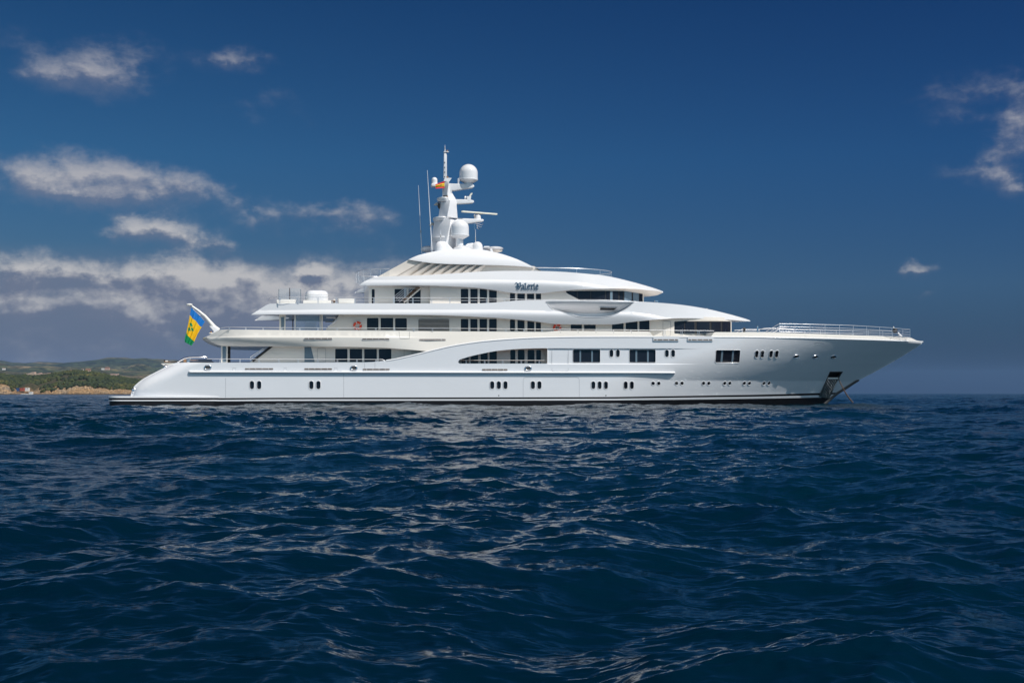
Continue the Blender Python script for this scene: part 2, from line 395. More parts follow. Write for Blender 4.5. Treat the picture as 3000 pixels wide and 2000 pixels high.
def body(name, m, segs, yf, parent=None, holes=(), lines=(), dx=.6, dz=.3, rim=.15, far=True, cross=10, camber=None, concave=None, off=0.0, xs=None, edge_rim=0.0):
    """A shell of the yacht: near side, mirrored far side, and the surfaces that join them.
    segs = [(points, joined?)...] in order round the outline."""
    loop = []; flag = []
    for pts, rb in segs:
        for i, p in enumerate(pts):
            if i == len(pts) - 1: continue
            loop.append(p); flag.append(rb)
    L3 = [on(p[0], p[1], yf, p[2] if len(p) > 2 else None) for p in loop]
    L2 = [(a[0], a[2]) for a in L3]
    H2 = [[(lambda q: (q[0], q[2]))(on(p[0], p[1], yf)) for p in h] for h in holes]
    Ln = [[(lambda q: (q[0], q[2]))(on(p[0], p[1], yf)) for p in l] for l in lines]
    V, T = cdt([L2] + H2, Ln, dx, dz, xs)
    Y = yf(V[:, 0], V[:, 1]) + off; N = grad_normals(V, yf)
    verts = [(V[i, 0], Y[i], V[i, 1]) for i in range(len(V))]; faces = [tuple(t) for t in T]; ln_ = [N[i] for t in T for i in t]
    if far:
        V2, T2 = (V, T) if not H2 else cdt([L2], [], max(dx, .6), max(dz, .3), xs)
        Y2 = yf(V2[:, 0], V2[:, 1]) + off; N2 = grad_normals(V2, yf); b = len(verts)
        verts += [(V2[i, 0], 2 * YC - Y2[i], V2[i, 1]) for i in range(len(V2))]
        for t in T2:
            t = t[::-1]; faces.append(tuple(b + i for i in t)); ln_ += [(N2[i][0], -N2[i][1], N2[i][2]) for i in t]
    def addq(vs, fs):
        b = len(verts); verts.extend(vs)
        for f in fs: faces.append(tuple(b + i for i in f)); ln_.extend([(0, 0, 0)] * len(f))
    for h in H2:
        if not rim: continue
        n = len(h); A = np.array(h); Yh = yf(A[:, 0], A[:, 1]) + off
        addq([(A[i, 0], Yh[i], A[i, 1]) for i in range(n)] + [(A[i, 0], Yh[i] + rim, A[i, 1]) for i in range(n)], [(i, (i + 1) % n, n + (i + 1) % n, n + i) for i in range(n)])
    A = np.array(L2); Yo = yf(A[:, 0], A[:, 1]) + off; n = len(A)
    if edge_rim:
        addq([(A[i, 0], Yo[i], A[i, 1]) for i in range(n)] + [(A[i, 0], Yo[i] + edge_rim, A[i, 1]) for i in range(n)], [(i, (i + 1) % n, n + (i + 1) % n, n + i) for i in range(n)])
    if far:
        run = []
        def flush(run):
            if len(run) < 2: return
            vs = []
            for i in run:
                for j in range(cross + 1):
                    t = j / cross; yy = Yo[i] + (2 * YC - 2 * Yo[i]) * t; x = A[i, 0]; z = A[i, 1]
                    if camber: z += camber(x, t)
                    if concave: x = max(x, concave[0] + concave[1] * (1 - (abs(yy - YC) / (YC - concave[2])) ** 2.2)) if abs(yy - YC) < YC - concave[2] else x
                    vs.append((x, yy, z))
            c = cross + 1
            addq(vs, [(a * c + j, (a + 1) * c + j, (a + 1) * c + j + 1, a * c + j + 1) for a in range(len(run) - 1) for j in range(cross)])
        i = 0
        for i in range(n):
            if flag[i]:
                run.append(i)
                if not flag[(i + 1) % n] or i == n - 1: run.append((i + 1) % n); flush(run); run = []
    me = bpy.data.meshes.new(name); me.from_pydata(verts, [], faces); me.materials.append(m)
    me.polygons.foreach_set('use_smooth', [True] * len(me.polygons))
    # ribbons: smooth but sharp at corners
    me.set_sharp_from_angle(angle=R(30))
    me.normals_split_custom_set([tuple(x) for x in ln_])
    o = bpy.data.objects.new(name, me); COL.objects.link(o); o.parent = parent or yacht
    return o
def pane(name, m, poly, yf, depth=.10, parent=None, thick=0):
    P = [on(p[0], p[1], yf) for p in poly]
    V, T = cdt([[(a[0], a[2]) for a in P]], [], .5, .5)
    Y = yf(V[:, 0], V[:, 1]) + depth; N = grad_normals(V, yf)
    me = bpy.data.meshes.new(name); vs = [(V[i, 0], Y[i], V[i, 1]) for i in range(len(V))]; fs = [tuple(t) for t in T]; nn_ = [tuple(N[i]) for t in T for i in t]
    if thick:                                       # a plate of real thickness
        n = len(P); b = len(vs); A = np.array([(a[0], a[2]) for a in P]); Ya = yf(A[:, 0], A[:, 1]) + depth
        vs += [(A[i, 0], Ya[i], A[i, 1]) for i in range(n)] + [(A[i, 0], Ya[i] + thick, A[i, 1]) for i in range(n)]
        for i in range(n): fs.append((b + i, b + (i + 1) % n, b + n + (i + 1) % n, b + n + i)); nn_ += [(0, 0, 0)] * 4
    me.from_pydata(vs, [], fs); me.materials.append(m)
    me.polygons.foreach_set('use_smooth', [True] * len(me.polygons))
    me.normals_split_custom_set(nn_)
    o = bpy.data.objects.new(name, me); COL.objects.link(o); o.parent = parent or yacht
    return o
def strip(name, m, pts, yf, r=.012, parent=None, off=0.0, closed=False, n=5):
    P = [on(p[0], p[1], yf) for p in pts]
    P = [Vector((a[0], a[1] + off, a[2])) for a in P]
    if closed: P.append(P[0])
    return MB().tube(P, r, n).build(name, m, parent or yacht, smooth=60)
def lerp(pl, Yr=0.0):
    A = np.array([ptx(p[0], p[1], p[2] if len(p) > 2 else Yr) for p in pl])
    return lambda X: np.interp(X, A[:, 0], A[:, 1])
def XU(u, Y=0.0): return ptx(u, 1000, Y)[0]

# ================================================================== HULL
K_TOP = [(1093,1060),(1131.6,1055.6),(1157,1051.5),(1182.7,1046),(1208,1040.4),(1233.7,1034),(1251.5,1029.5),(1284.7,1021.5),(1320,1013.5),(1361,1006.5),(1402,1000.7),(1453,995.6),(1504,992),(1555,989.3),(1606,988),(1683,986.5),(1810,985.8),(1900,986),(2000,986.2),(2100,986.5),(2200,987),(2300,988.6),(2400,990.5),(2500,993),(2600,996),(2670,998.8,5.9),(2703.8,1000.7,YC)]
zK = (lambda A: (lambda X: np.interp(X, A[:, 0], A[:, 1])))(np.array([ptx(p[0], p[1], p[2] if len(p) > 2 else max(0, (p[0]-2200)/504)**2.2*YC) for p in K_TOP]))
STEM = [(2704,1001),(2702.6,1006),(2659,1034),(2608,1064.5),(2557,1092.5),(2531.6,1105.5),(2513,1114.5),(2480.6,1134),(2455,1149.5),(2429.6,1171),(2405,1192),(2380,1215)]
_st = np.array([ptx(u, v, YC) for u, v in STEM]); _st = _st[np.argsort(_st[:, 1])]
stemX = lambda Z: np.interp(Z, _st[:, 1], _st[:, 0])
XTIP = _st[:, 0].max()
ZK0 = ptx(1900, 986, 0)[1]
def bowY(X, Z):
    x0 = np.interp(Z, [-1, 2.5, ZK0], [XU(1640), XU(1790), XU(2170)])
    p = np.interp(Z, [-1, 2.5, ZK0], [1.75, 1.9, 2.35])
    t = np.clip((X - x0) / (stemX(Z) - x0), 0, 1)
    return YC * t ** p
STERN = [(382.5,1168),(383,1159),(384.5,1150),(387,1141),(393,1131.5),(402,1122.5),(414,1113),(427.5,1104.5),(453,1091),(478.6,1078),(492,1071),(504,1065.8),(512,1063),(521,1061.6)]
_sn = np.array([ptx(u, v, .5) for u, v in STERN]); _sn = _sn[np.argsort(_sn[:, 1])]
sternX = lambda Z: np.interp(Z, _sn[:, 1], _sn[:, 0])
_rt = lerp([(1600,1020.5),(2070,1021)]); _rb = lerp([(1600,1066),(2070,1067)])
X16 = XU(1603); X20 = XU(2068)
def recess(X, Z):
    f = np.clip((X20 - X) / 6.0, 0, 1); f = f * f * (3 - 2 * f) * np.clip((X - X16) / .05, 0, 1)
    a = np.clip((_rt(X) - Z) / .05, 0, 1) * np.clip((Z - _rb(X)) / .05, 0, 1)
    return .10 * f * a
def hullY(X, Z):
    r = 2.6
    d = np.clip(X - sternX(Z), 0.10, r)
    q = np.sqrt(np.clip(r * r - (r - d) ** 2, 0, None))
    return bowY(X, Z) + (r - q) * .55 + recess(X, Z) + .015 * np.clip(Z - 4.2, 0, None) * 0

T1 = [(382.5,1166),(600,1166),(800,1164.6),(1200,1163.8),(1500,1163.4),(1800,1162.3),(2000,1159.3),(2100,1157.6),(2200,1156),(2300,1153.7),(2404,1150.8),(2455,1149.3,YC)]
T2 = [(383,1171),(600,1171),(800,1169.4),(1200,1168.8),(1500,1168.2),(1800,1167.3),(2000,1164.3),(2100,1162.8),(2200,1161.6),(2300,1159.6),(2404,1157),(2450,1154.2,YC)]
T3 = [(383.5,1175),(600,1175),(800,1174),(1200,1173.2),(1500,1172.8),(1800,1172),(2000,1170.2),(2100,1169),(2200,1167.5),(2300,1166),(2404,1163.8),(2440,1162.6,YC)]
T4 = [(384,1225),(1500,1225),(2200,1215),(2385,1212,YC)]

stern_seg = cr([(u, v) for u, v in STERN], 3)
arch = cr([(1342.3,1059.4),(1346,1053.6),(1360,1048.8),(1376.5,1043.8),(1415,1035),(1453,1028),(1504,1022.9),(1555,1020.4),(1600,1019.6)], 5)[:-1] + [(1600,1019.6),(1603,1021),(1603.6,1024),(1603.6,1061),(1603,1063.8),(1600.5,1064.6)] + ln([(1596,1064.6),(1348,1064.8)], 12) + [(1344,1063.2)]
win1 = rr(1678,1022.9,1758.7,1062.4,4); win2 = rr(1843.4,1023.2,1921,1062.4,4)
win3 = [(u + (1044 - v) * .075, v) for u, v in rr(2096,1025,2168,1062.4,4)]
ov_hi = [(1791,1034.8,12,23,0),(1810,1034.8,12,23,0),(1953.5,1035,12,22.5,0),(1971.7,1035,12,22.5,0),(2217,1037,10.5,22,.10),(2233.5,1037,10.5,22,.10),(2259,1037,10.5,22,.13),(2275.5,1037,10.5,22,.13)]
ov_lo = [(x, 1127.6, 13.6, 25, 0) for x in (738,759,912,932.7)] + [(x, 1127.8, 13, 24, 0) for x in (1441.8,1461.2,1480.6,1561,1580)] + [(x, 1128, 12.3, 23.4, 0) for x in (1738,1756.6,1775,1833,1851)]
ovals = [[(u + (o[1] - v) * o[4], v) for u, v in oval(o[0], o[1], o[2], o[3])] for o in ov_hi + ov_lo]
rounds = [circ(x, 1122.4, w_, 11.6, 12, sk) for x, w_, sk in ((1913.3,11.5,0),(1930,11.3,0),(1982,11,0),(1998,11,0),(2061,10.5,.4),(2076.5,10.5,.4),(2123,10,.8),(2137.8,10,.8),(2180.4,9.8,1.2),(2195.4,9.8,1.2),(2238,9.4,1.8),(2252.6,9.2,1.8))]
pocket = [(2431.5,1088.7),(2468.4,1088.7),(2456.4,1108.5),(2430,1166.5),(2398,1161.5),(2423.5,1108)]
pocket_hole = [(2431.5,1088.7),(2468.4,1088.7),(2456.8,1107.3),(2436,1146.8),(2408,1146.5),(2424,1106.6)]
hull = body('hull', M['hull'], [
    (stern_seg, True), (ln([(521,1061.6),(800,1062),(1070,1061.3),(1093,1060)], 12), True),
    (cr(K_TOP, 10), True), (ln([(p[0], p[1], YC) for p in STEM[:9]], 8), False),
    (ln([tuple(p) for p in T1[::-1]], 12), False), ([(382.5,1166),(382.5,1168)], False)], hullY,
    holes=[arch, win1, win2, win3, pocket_hole] + ovals + rounds,
    lines=[ln([(1606,a_+o_),(2060,b_+o_)], 14) for a_, b_, os_ in ((1020.5,1021,(-.9,-.1,1.5,2.4)),(1066,1067,(.9,.1,-1.5,-2.4))) for o_ in os_] +
          [[(u + o_, v + .35 * o_) for u, v in stern_seg[4:-7]] for o_ in (4, 9, 16, 25, 38)],
    dx=.32, dz=.19, rim=.16)
body('boot_stripe', M['black'], [(ln(T1, 12), False), (ln([T1[-1], T2[-1]], 4), False), (ln(T2[::-1], 12), False), ([T2[0], T1[0]], False)], hullY, dx=1, dz=.3, off=.004)
body('boot_line', M['hull'], [(ln(T2, 12), False), (ln([T2[-1], T3[-1]], 4), False), (ln(T3[::-1], 12), False), ([T3[0], T2[0]], False)], hullY, dx=1, dz=.3, off=-.01)
body('hull_bottom', M['black'], [(ln(T3, 12), False), (ln([T3[-1], (2400,1198,YC), T4[-1]], 10), False), (ln(T4[::-1], 14), False), (ln([T4[0], T3[0]], 8), True)], hullY, dx=1, dz=.4, off=.004)

# knuckle lip along the sweep and the sheer
def surf_pts(pts, yf, off=0): return [Vector((a[0], a[1] + off, a[2])) for a in (on(p[0], p[1], yf, p[2] if len(p) > 2 else None) for p in pts)]
kp = surf_pts(cr([(1131.6,1056.5)] + [(p[0], p[1] + 1.0) + tuple(p[2:]) for p in K_TOP[2:]], 10), hullY, .055)
mb = MB(); mb.tube(kp, .095, 8); mb.tube([Vector((p.x, 2 * YC - p.y, p.z)) for p in kp], .095, 8)
mb.build('knuckle_moulding', M['white'], yacht, smooth=50)
# dark glass in the hull openings
def mull(parent, rects, yf, depth, m='louvre'):
    for r_ in rects: pane('mullion', M['glassb'], r_, yf, depth, parent, .04)
for i, (w_, ms) in enumerate(((win1, ((1698.5,1703),(1733,1737.5))), (win2, ((1862.5,1867.6),(1896.4,1901.5))), (win3, ((2113,2118.5),(2145,2150))))):
    p = pane('saloon_window', M['glass'], w_, hullY, .15)
    for a, b in ms:
        k = .075 if i == 2 else 0
        pane('mullion', M['glassb'], [(a + k*20, 1026.5), (b + k*20, 1026.5), (b - k*16, 1060), (a - k*16, 1060)], hullY, .10, p, .04)
def rimring(poly, yf, parent, r=.03, m='white', name='frame', off=-.005):
    return strip(name, M[m], poly, yf, r, parent, off, True, 6)
for o in ovals: rimring(o, hullY, pane('oval_porthole', M['glass'], o, hullY, .15), .035)
for o in rounds: rimring(o, hullY, pane('round_porthole', M['glass'], o, hullY, .15), .03)
for w_, p_ in ((win1, 0), (win2, 0), (win3, 0)): strip('window_surround', M['white'], w_, hullY, .03, None, -.004, True, 6)
# anchor pocket
pk = pane('anchor_pocket', M['dark'], pocket_hole, hullY, .6)
pane('chafe_plate', M['plate'], [(2423,1109.5),(2455,1109.5),(2430,1167),(2398,1162)], hullY, -.03, pk, .05)
for k in range(7):
    a = k / 6; strip('rib', M['steel'], [(2424.5 + 29 * a, 1110.5), (2400 + 28 * a, 1161 + 4 * a)], hullY, .022, pk, -.05)
strip('anchor_stock', M['offwhite'], [(2424,1107.8),(2455,1107.8)], hullY, .09, pk, -.02)
strip('pocket_frame', M['louvred'], pocket_hole, hullY, .04, pk, -.01, True)
# anchor chain
cp0 = Vector(on(2455, 1108.5, hullY)); cp1 = pt(2497, 1178, 4.6)
mb = MB(); nl = 46
for i in range(nl):
    a = i / (nl - 1); p = cp0.lerp(cp1, a) + Vector((0, -.1, -.25 * math.sin(math.pi * a)))
    d_ = (cp1 - cp0).normalized(); s_ = d_.cross(Vector((0, 1, 0))).normalized() if i % 2 else Vector((0, 1, 0))
    L_ = (cp1 - cp0).length / nl * .75
    mb.tube([p - d_ * L_, p - d_ * L_ * .6 + s_ * .055, p + d_ * L_ * .6 + s_ * .055, p + d_ * L_, p + d_ * L_ * .6 - s_ * .055, p - d_ * L_ * .6 - s_ * .055, p - d_ * L_], .026, 5, False)
mb.build('anchor_chain', M['chain'], yacht, smooth=60)
# stem bar
mb = MB(); sb = [pt(u, v, YC) for u, v in ((2516,1112.5),(2503,1121),(2481,1135.5),(2455,1151.5),(2430,1172),(2408,1192))]
mb.tube(sb, .12, 8); mb.tube([p + Vector((-.22, -.1, -.02)) for p in sb], .13, 8)
mb.build('stem_bar', M['louvred'], yacht, smooth=50)
# hawse openings and fairleads
for (u, v) in ((2332.7,1044),(2388.8,1045),(2442,1045.3)):
    p = pane('bow_fairlead', M['dark'], circ(u, v, 13, 7.5, 14, 1.2), hullY, -.02, None, .02)
    strip('rim', M['steel'], circ(u, v, 15, 9, 16, 1.4), hullY, .05, p, -.02, True, 6)
for (u, v) in ((608.7,1076),(1036.5,1077.8),(1547,1079)):
    p = pane('fairlead', M['louvred'], oval(u, v, 11, 7) if False else rr(u - 7, v - 3.6, u + 7, v + 3.6, 3.5), hullY, -.012, None, .012)
    strip('rim', M['steel'], rr(u - 9, v - 5.6, u + 9, v + 5.6, 5.4), hullY, .075, p, -.02, True, 8)
for (u, v, Y) in ((393,1143.5,1.1),(486,1077,1.3)):
    c = pt(u, v, Y); mb = MB().ell(c, .24, .22, .30, 16, 8); mb.build('quarter_fairlead', M['steel'], yacht, smooth=60)
# freeing ports, with dividing bars
def port(u0, u1, v0, v1, yf, nb=4, name='freeing_port'):
    k = -.03 if yf is not hullY else -.004
    p = pane(name, M['slot'], rr(u0, v0, u1, v1, (v1 - v0) / 2 - .05), yf, -.008 + k, None, .05)
    w_ = u1 - u0
    for i in range(nb):
        x = u0 + w_ * (.155 + .225 * i); strip('bar', M['offwhite'], [(x, v0 + .3), (x, v1 - .3)], yf, .018, p, -.02 + k)
    strip('edge', M['white'], rr(u0, v0, u1, v1, (v1 - v0) / 2 - .05), yf, .016, p, -.012 + k, True)
for a in ((717,801,1077.8,1082.6),(891,973,1078,1083.4),(1062,1142,1079.3,1084.6),(1411.5,1487.5,1080,1085.4)): port(*a, hullY)
# seams of the shell doors
def seam(pts, yf=hullY, closed=False, r=.011): strip('door_seam', M['seam'], pts, yf, r, None, -.001 if yf is hullY else -.02, closed)
seam([(1007,1165),(1007,1095)]); seam([(661,1165),(661,1106)])
seam(rr(1616.8,1021.5,1664.8,1087.4,5), closed=True)
seam([(1532.6,1163),(1532.6,1112),(1535,1107),(1540,1104.8),(1690,1104.8),(1695,1107),(1697,1112),(1697,1163)])
seam([(668,1086.2),(675,1085.6),(681.5,1085.6),(681.5,1077.5),(690,1077.5),(690,1085.6),(832,1085.6),(832,1077.5),(840,1077.5),(840,1085.6),(980,1085.6),(980,1077.5),(988,1077.5),(988,1085.6),(1001,1086),(1007,1090)])
seam([(1068,1063),(1068.5,1079)]); seam([(1098.5,1061.5),(1098.5,1079)])
seam([(2388.7,1003.7),(2413.5,1003.7),(2405.5,1036),(2381,1035.7)], closed=True)
for u in (1461, 1775): pane('overboard_outlet', M['dark'], circ(u, 1158.3, 4, 3.4, 8), hullY, -.006, None, .01)

# rub rail
def bar_along(name, pts, yf, prot, hh, m, parent=None):
    P = [Vector(on(p[0], p[1], yf)) for p in pts]; n = len(P); k = 8; vs = []; fs = []
    for s in (0, 1):
        b = len(vs)
        for i, p in enumerate(P):
            e = min(1, min(i, n - 1 - i) / 2.0 + .25); e = math.sqrt(1 - (1 - e) ** 2)
            for j in range(k + 1):
                a = -math.pi / 2 + math.pi * j / k
                y = p.y + .03 - (prot + .03) * math.cos(a) * e; vs.append((p.x, y if s == 0 else 2 * YC - y, p.z + hh * math.sin(a)))
        fs += [(b + i * (k + 1) + j, b + i * (k + 1) + j + 1, b + (i + 1) * (k + 1) + j + 1, b + (i + 1) * (k + 1) + j) for i in range(n - 1) for j in range(k)]
        fs += [tuple(b + j for j in range(k + 1)), tuple(b + (n - 1) * (k + 1) + j for j in range(k + 1))]
    o = mesh_obj(name, vs, fs, m, parent or yacht)
    bm = bmesh.new(); bm.from_mesh(o.data); bmesh.ops.recalc_face_normals(bm, faces=bm.faces); bm.to_mesh(o.data); bm.free()
    o.data.polygons.foreach_set('use_smooth', [True] * len(o.data.polygons)); o.data.set_sharp_from_angle(angle=R(60)); return o
bar_along('rub_rail', ln([(553,1089.6),(560,1089.6),(800,1089.9),(1200,1090.6),(1600,1091.4),(1968,1091.9),(1976.5,1091.9)], 3.5), hullY, .24, .135, M['white'])

# swim platform: slabs with a rounded plan, aft of the transom
def slab(name, m, v0, v1, ex, parent=None):
    z0 = ptx(500, v1, 0)[1]; z1 = ptx(500, v0, 0)[1]; x0 = ptx(320, 1160, 1.2)[0] - ex; pl = []
    for i in range(9):
        a = R(180 + 90 * i / 8); pl.append((x0 + 1.3 + 1.3 * math.cos(a), .95 + (1.15 + ex) * math.sin(a)))
    pl += [(XU(470), -.22 - ex), (XU(560), -.10 - ex), (XU(640), .0 - ex * .3), (XU(660), .10), (XU(660), YC)]
    pl += [(x, 2 * YC - y) for x, y in pl[::-1]]
    n = len(pl); vs = [(x, y, z0) for x, y in pl] + [(x, y, z1) for x, y in pl]
    o = MB().add(vs, [tuple(range(n))[::-1], tuple(range(n, 2 * n))] + [(i, (i + 1) % n, n + (i + 1) % n, n + i) for i in range(n)]).build(name, m, parent or yacht, smooth=40, bevel=.05 if v1 - v0 > 3 else 0)
    return o
pf = slab('swim_platform', M['white'], 1160, 1166.2, .06)
slab('platform_fender', M['black'], 1166.2, 1171.2, .0, pf)
slab('lower_edge', M['hull'], 1171.2, 1175.2, .04, pf)
slab('platform_base', M['black'], 1175.2, 1205, -.05, pf)

# ================================================================== UPPER BULWARK
Xc0, Xc1 = XU(598), XU(740)
C_zc = lerp([(590,987.2),(1250,988.6),(1400,987),(1700,980)])
def bulwY(X, Z):
    t = np.clip((Xc1 - X) / (Xc1 - Xc0), 0, 1)
    zc = C_zc(X); f = np.clip((XU(1252) - X) / 4, 0, 1); g = np.clip((XU(1010) - X) / 10, 0, 1) ** 1.2
    d = Z - zc
    up = (.05 * np.clip(d / .10, 0, 1) + .22 * np.clip(d, 0, None))
    dn = (.06 + .95 * g) * np.clip(-d, 0, None) ** 2 * .9
    aft = .03 + 1.9 * t ** 2 + up + dn
    fwd = bowY(X, zK(X)) + .05 + .30 * np.clip(Z - zK(X), -.1, None)
    fwd = np.minimum(fwd, YC)
    return np.where(X < XU(1252), aft * f + (fwd) * (1 - f), fwd)
bul_bot = cr([(606,989.5),(613,996),(626.7,1005),(647,1011.8),(683,1013.6),(733.7,1014),(800,1014.2),(1004,1015.5),(1055,1016.5),(1119,1018.6),(1182.7,1022.6),(1249,1028.6),(1256,1030.5)], 6)
kb = [(p[0], p[1] + 3) + tuple(p[2:]) for p in K_TOP if p[0] > 1283]
bul_top = cr([(606,987.5),(626.7,974.8),(641,967),(650,965.4),(700,965.2),(800,966.2),(1100,968.6),(1400,970.8),(1560,972),(1600,972),(1618,970),(1632,968.9),(1750,969.4),(1900,970.4)], 8)
bul_top += [(1903,971.2),(1913.5,985)] + ln([(1920,985.2),(2083,985.4)], 10) + [(2092,974.2),(2094.5,972.6)] + cr([(2100,972.4),(2233.7,973.2),(2330,975.6),(2455,979.8),(2582.6,984.6),(2640,987.4),(2669.4,989.4),(2677,993),(2685,997)], 9) + [(2703,1000.2,YC)]
K2 = cr([(p[0], p[1]) + tuple(p[2:]) for p in kb], 10)
K2[-1] = (2703.4, 1002.4, YC)
XT = ptx(606, 988, 2)[0]
bw = body('upper_bulwark', M['cream'], [(bul_top, True), (ln([(2703,1000.2,YC),(2703.4,1002.4,YC)], 3), False), (K2[::-1] + [(1256,1030.5)], True), (bul_bot[::-1], True), ([(606,989.5),(606,987.5)], True)], bulwY,
    lines=[ln([(612+abs(o_)*3,987.2+o_),(1240,988.6+o_)], 12) for o_ in (1.5,.2,-1.4,-2.8)], dx=.6, dz=.25, cross=12)
# the stern of this band bulges aft on the centreline
me = bw.data
co = np.empty(len(me.vertices) * 3); me.vertices.foreach_get('co', co); co = co.reshape(-1, 3)
tt = np.clip((XU(700) - co[:, 0]) / (XU(700) - XU(600)), 0, 1); cyy = np.clip(1 - ((co[:, 1] - YC) / (YC - 1.9)) ** 2, 0, 1)
co[:, 0] -= .75 * tt * cyy; me.vertices.foreach_set('co', co.ravel()); me.update()
for a in ((891,973.5,989.5,994.3),(1061,1141,991,995.6),(1228,1306,992.6,997)): port(*a, bulwY)
for u0, u1 in ((1915.5,1986),(2016,2086)):
    pp = pane('bulwark_box', M['white'], rr(u0 - 2, 985.6, u1 + 3, 998.6, 2), hullY, -.10, None, .12)
    for i in range(5):
        a = u0 + (u1 - u0) * (.0, .14, .38, .62, .86)[i]; b = a + (u1 - u0) * (.11, .21, .21, .21, .13)[i]
        pane('slot', M['slot'], [(a, 993.6), (b, 993.6), (b, 997.2), (a, 997.2)], hullY, -.106, pp, .006)
seam([(1169,970),(1171.7,991.2),(1199.5,991.4),(1200,970.5)], bulwY)
for u in range(1642, 1900, 52): pane('scupper', M['seam'], circ(u, 973.6, 2.6, 2.4, 8), bulwY, -.006, None, .008)

# ================================================================== DECKHOUSES
def const(y): return lambda X, Z: np.full(np.shape(X), float(y))
def wallY(y0, uA, uB, yend, p=3):
    xa, xb = XU(uA, y0), ptx(uB, 950, yend)[0]
    return lambda X, Z: y0 + (yend - y0) * np.clip((X - xa) / (xb - xa), 0, 1) ** p
def windows(name, rects, yf, r=2.5, m='glass'):
    """each pane sits recessed in its wall"""
    out = []
    for q in rects:
        if isinstance(q, list): out.append(q)
        else:
            rad = min(q[4] if len(q) > 4 else r, (q[2]-q[0]) / 2 - .2); out.append(rr(q[0], q[1], q[2], q[3], rad, 3))
    for q in out: pane(name, M[m], q, yf, .07)
    return out
W1 = const(1.6)
r1 = [(982,1021.6,1018,1060,2),(1024.5,1021.8,1061,1060,1),(1067,1022,1104,1060,1),(1110,1022,1146.5,1060,3)] + \
     [(1352,1024,1373.5,1068,2),(1379,1024,1401,1068,1),(1408,1024,1429,1068,1),(1434,1024,1455.6,1068,2),(1495,1024.4,1509.7,1068,4),(1517,1024.4,1537,1068,4),(1545.5,1024.4,1566,1068,4),(1571,1024.4,1585,1068,4)]
h1 = windows('main_deck_window', r1, W1)
body('main_deck_house', M['wall'], [(ln([(731,1066),(731,1061),(800,1013),(812,1005),(1252,1005)], 12), True), (ln([(1252,1005),(1300,1016),(1340,1010),(1605,1010)], 14), False), (ln([(1605,1010),(1605,1072),(1300,1072),(1150,1066),(731,1066)], 14), False)], W1, holes=h1, dx=1.2, dz=.8, rim=.09)
# floor of the side deck seen through the arch, and its end wall
mb = MB(); mb.prism([(1335,1064.9),(1606,1064.9),(1606,1070),(1335,1070)], .17, 1.62, Yr=.1); mb.build('side_deck', M['brown'], yacht)
mb = MB(); mb.prism([(1604.5,1015),(1609,1015),(1609,1072),(1604.5,1072)], .2, 1.7, Yr=.2); mb.build('side_deck_bulkhead', M['wall'], yacht)
mb = MB(); mb.prism([(1300,1000),(1606,1000),(1606,1018),(1555,1018.5),(1504,1020),(1453,1025),(1415,1030),(1340,1022)], .5, 1.7, Yr=1.0); mb.build('side_deck_ceiling', M['wall'], yacht)
pane('wall_door', M['wall'], rr(930,1020.5,954,1061,3), W1, -.03, None, .03)
strip('door_seam', M['seam'], rr(930,1020.5,954,1061,3), W1, .012, None, -.032, True)
pane('sliding_glass_door', M['glassb'], [(892,1016.5),(911,1016.5),(922,1060),(892,1060)], W1, -.02, None, .02)
for u in (1184, 1207): strip('door_seam', M['seam'], [(u, 1023), (u, 1046)], W1, .012, None, -.004)

W2 = wallY(1.6, 1935, 2143, 4.6, 2.6)
r2 = [(1075,931,1109,966,3),(1115,931,1152,966,.6),(1157.5,932,1192,967,3)]
r2 += [(1350,934,1372,970,2.5),(1378,934,1399,970,.6),(1405,934,1427,970,.6),(1433,934,1455.5,970,2.5),(1494,935,1509,970,4),(1516,935,1537,970,4),(1545,935,1565.5,970,.6),(1570,935,1585,970,.6),
       (1672,944,1705,972,.6),(1711,944,1745.5,972,.6),(1793,938,1827,973,.6),(1833,938,1868,973,.6),(1873,938,1903,973,3)]
h2 = windows('upper_deck_window', r2, W2)
front2 = rr(1975.5,941,2141,977,3)
body('upper_deck_house', M['wall'], [(ln([(950,972),(955,966),(996,921),(1005,914),(1250,916),(1400,918),(1550,926),(1640,938),(1800,936),(1960,926),(2143,930,4.6)], 12), True), (ln([(2143,930,4.6),(2143,992,4.6)], 6), True), (ln([(2143,992,4.6),(1930,992),(1500,980),(950,972)], 14), False)], W2, holes=h2 + [front2], dx=.8, dz=.6, rim=.09)
for i, (a, b) in enumerate(((1975.8,2005),(2008,2034.5),(2042,2079),(2085,2112),(2117,2133.5),(2135,2140.8))):
    pane('observation_window', M['glass'], rr(a, 941.2, b, 976.8, 1.2 if i else 2, 2), W2, .05)
pane('window_mullions', M['dark'], front2, W2, .075)
pane('wall_door', M['wall'], rr(1942,940.5,1964,984,2.5), W2, -.03, None, .03)
strip('door_seam', M['seam'], rr(1942,940.5,1964,984,2.5), W2, .012, None, -.032, True)
# engine-room air intake with slats
lv = pane('air_intake', M['louvred'], rr(1226,934.5,1316,970,3), W2, -.004, None, .006)
for i in range(9): strip('slat', M['louvre'], [(1227, 937.5 + i * 3.9), (1315.5, 937.5 + i * 3.9)], W2, .042, lv, -.03)

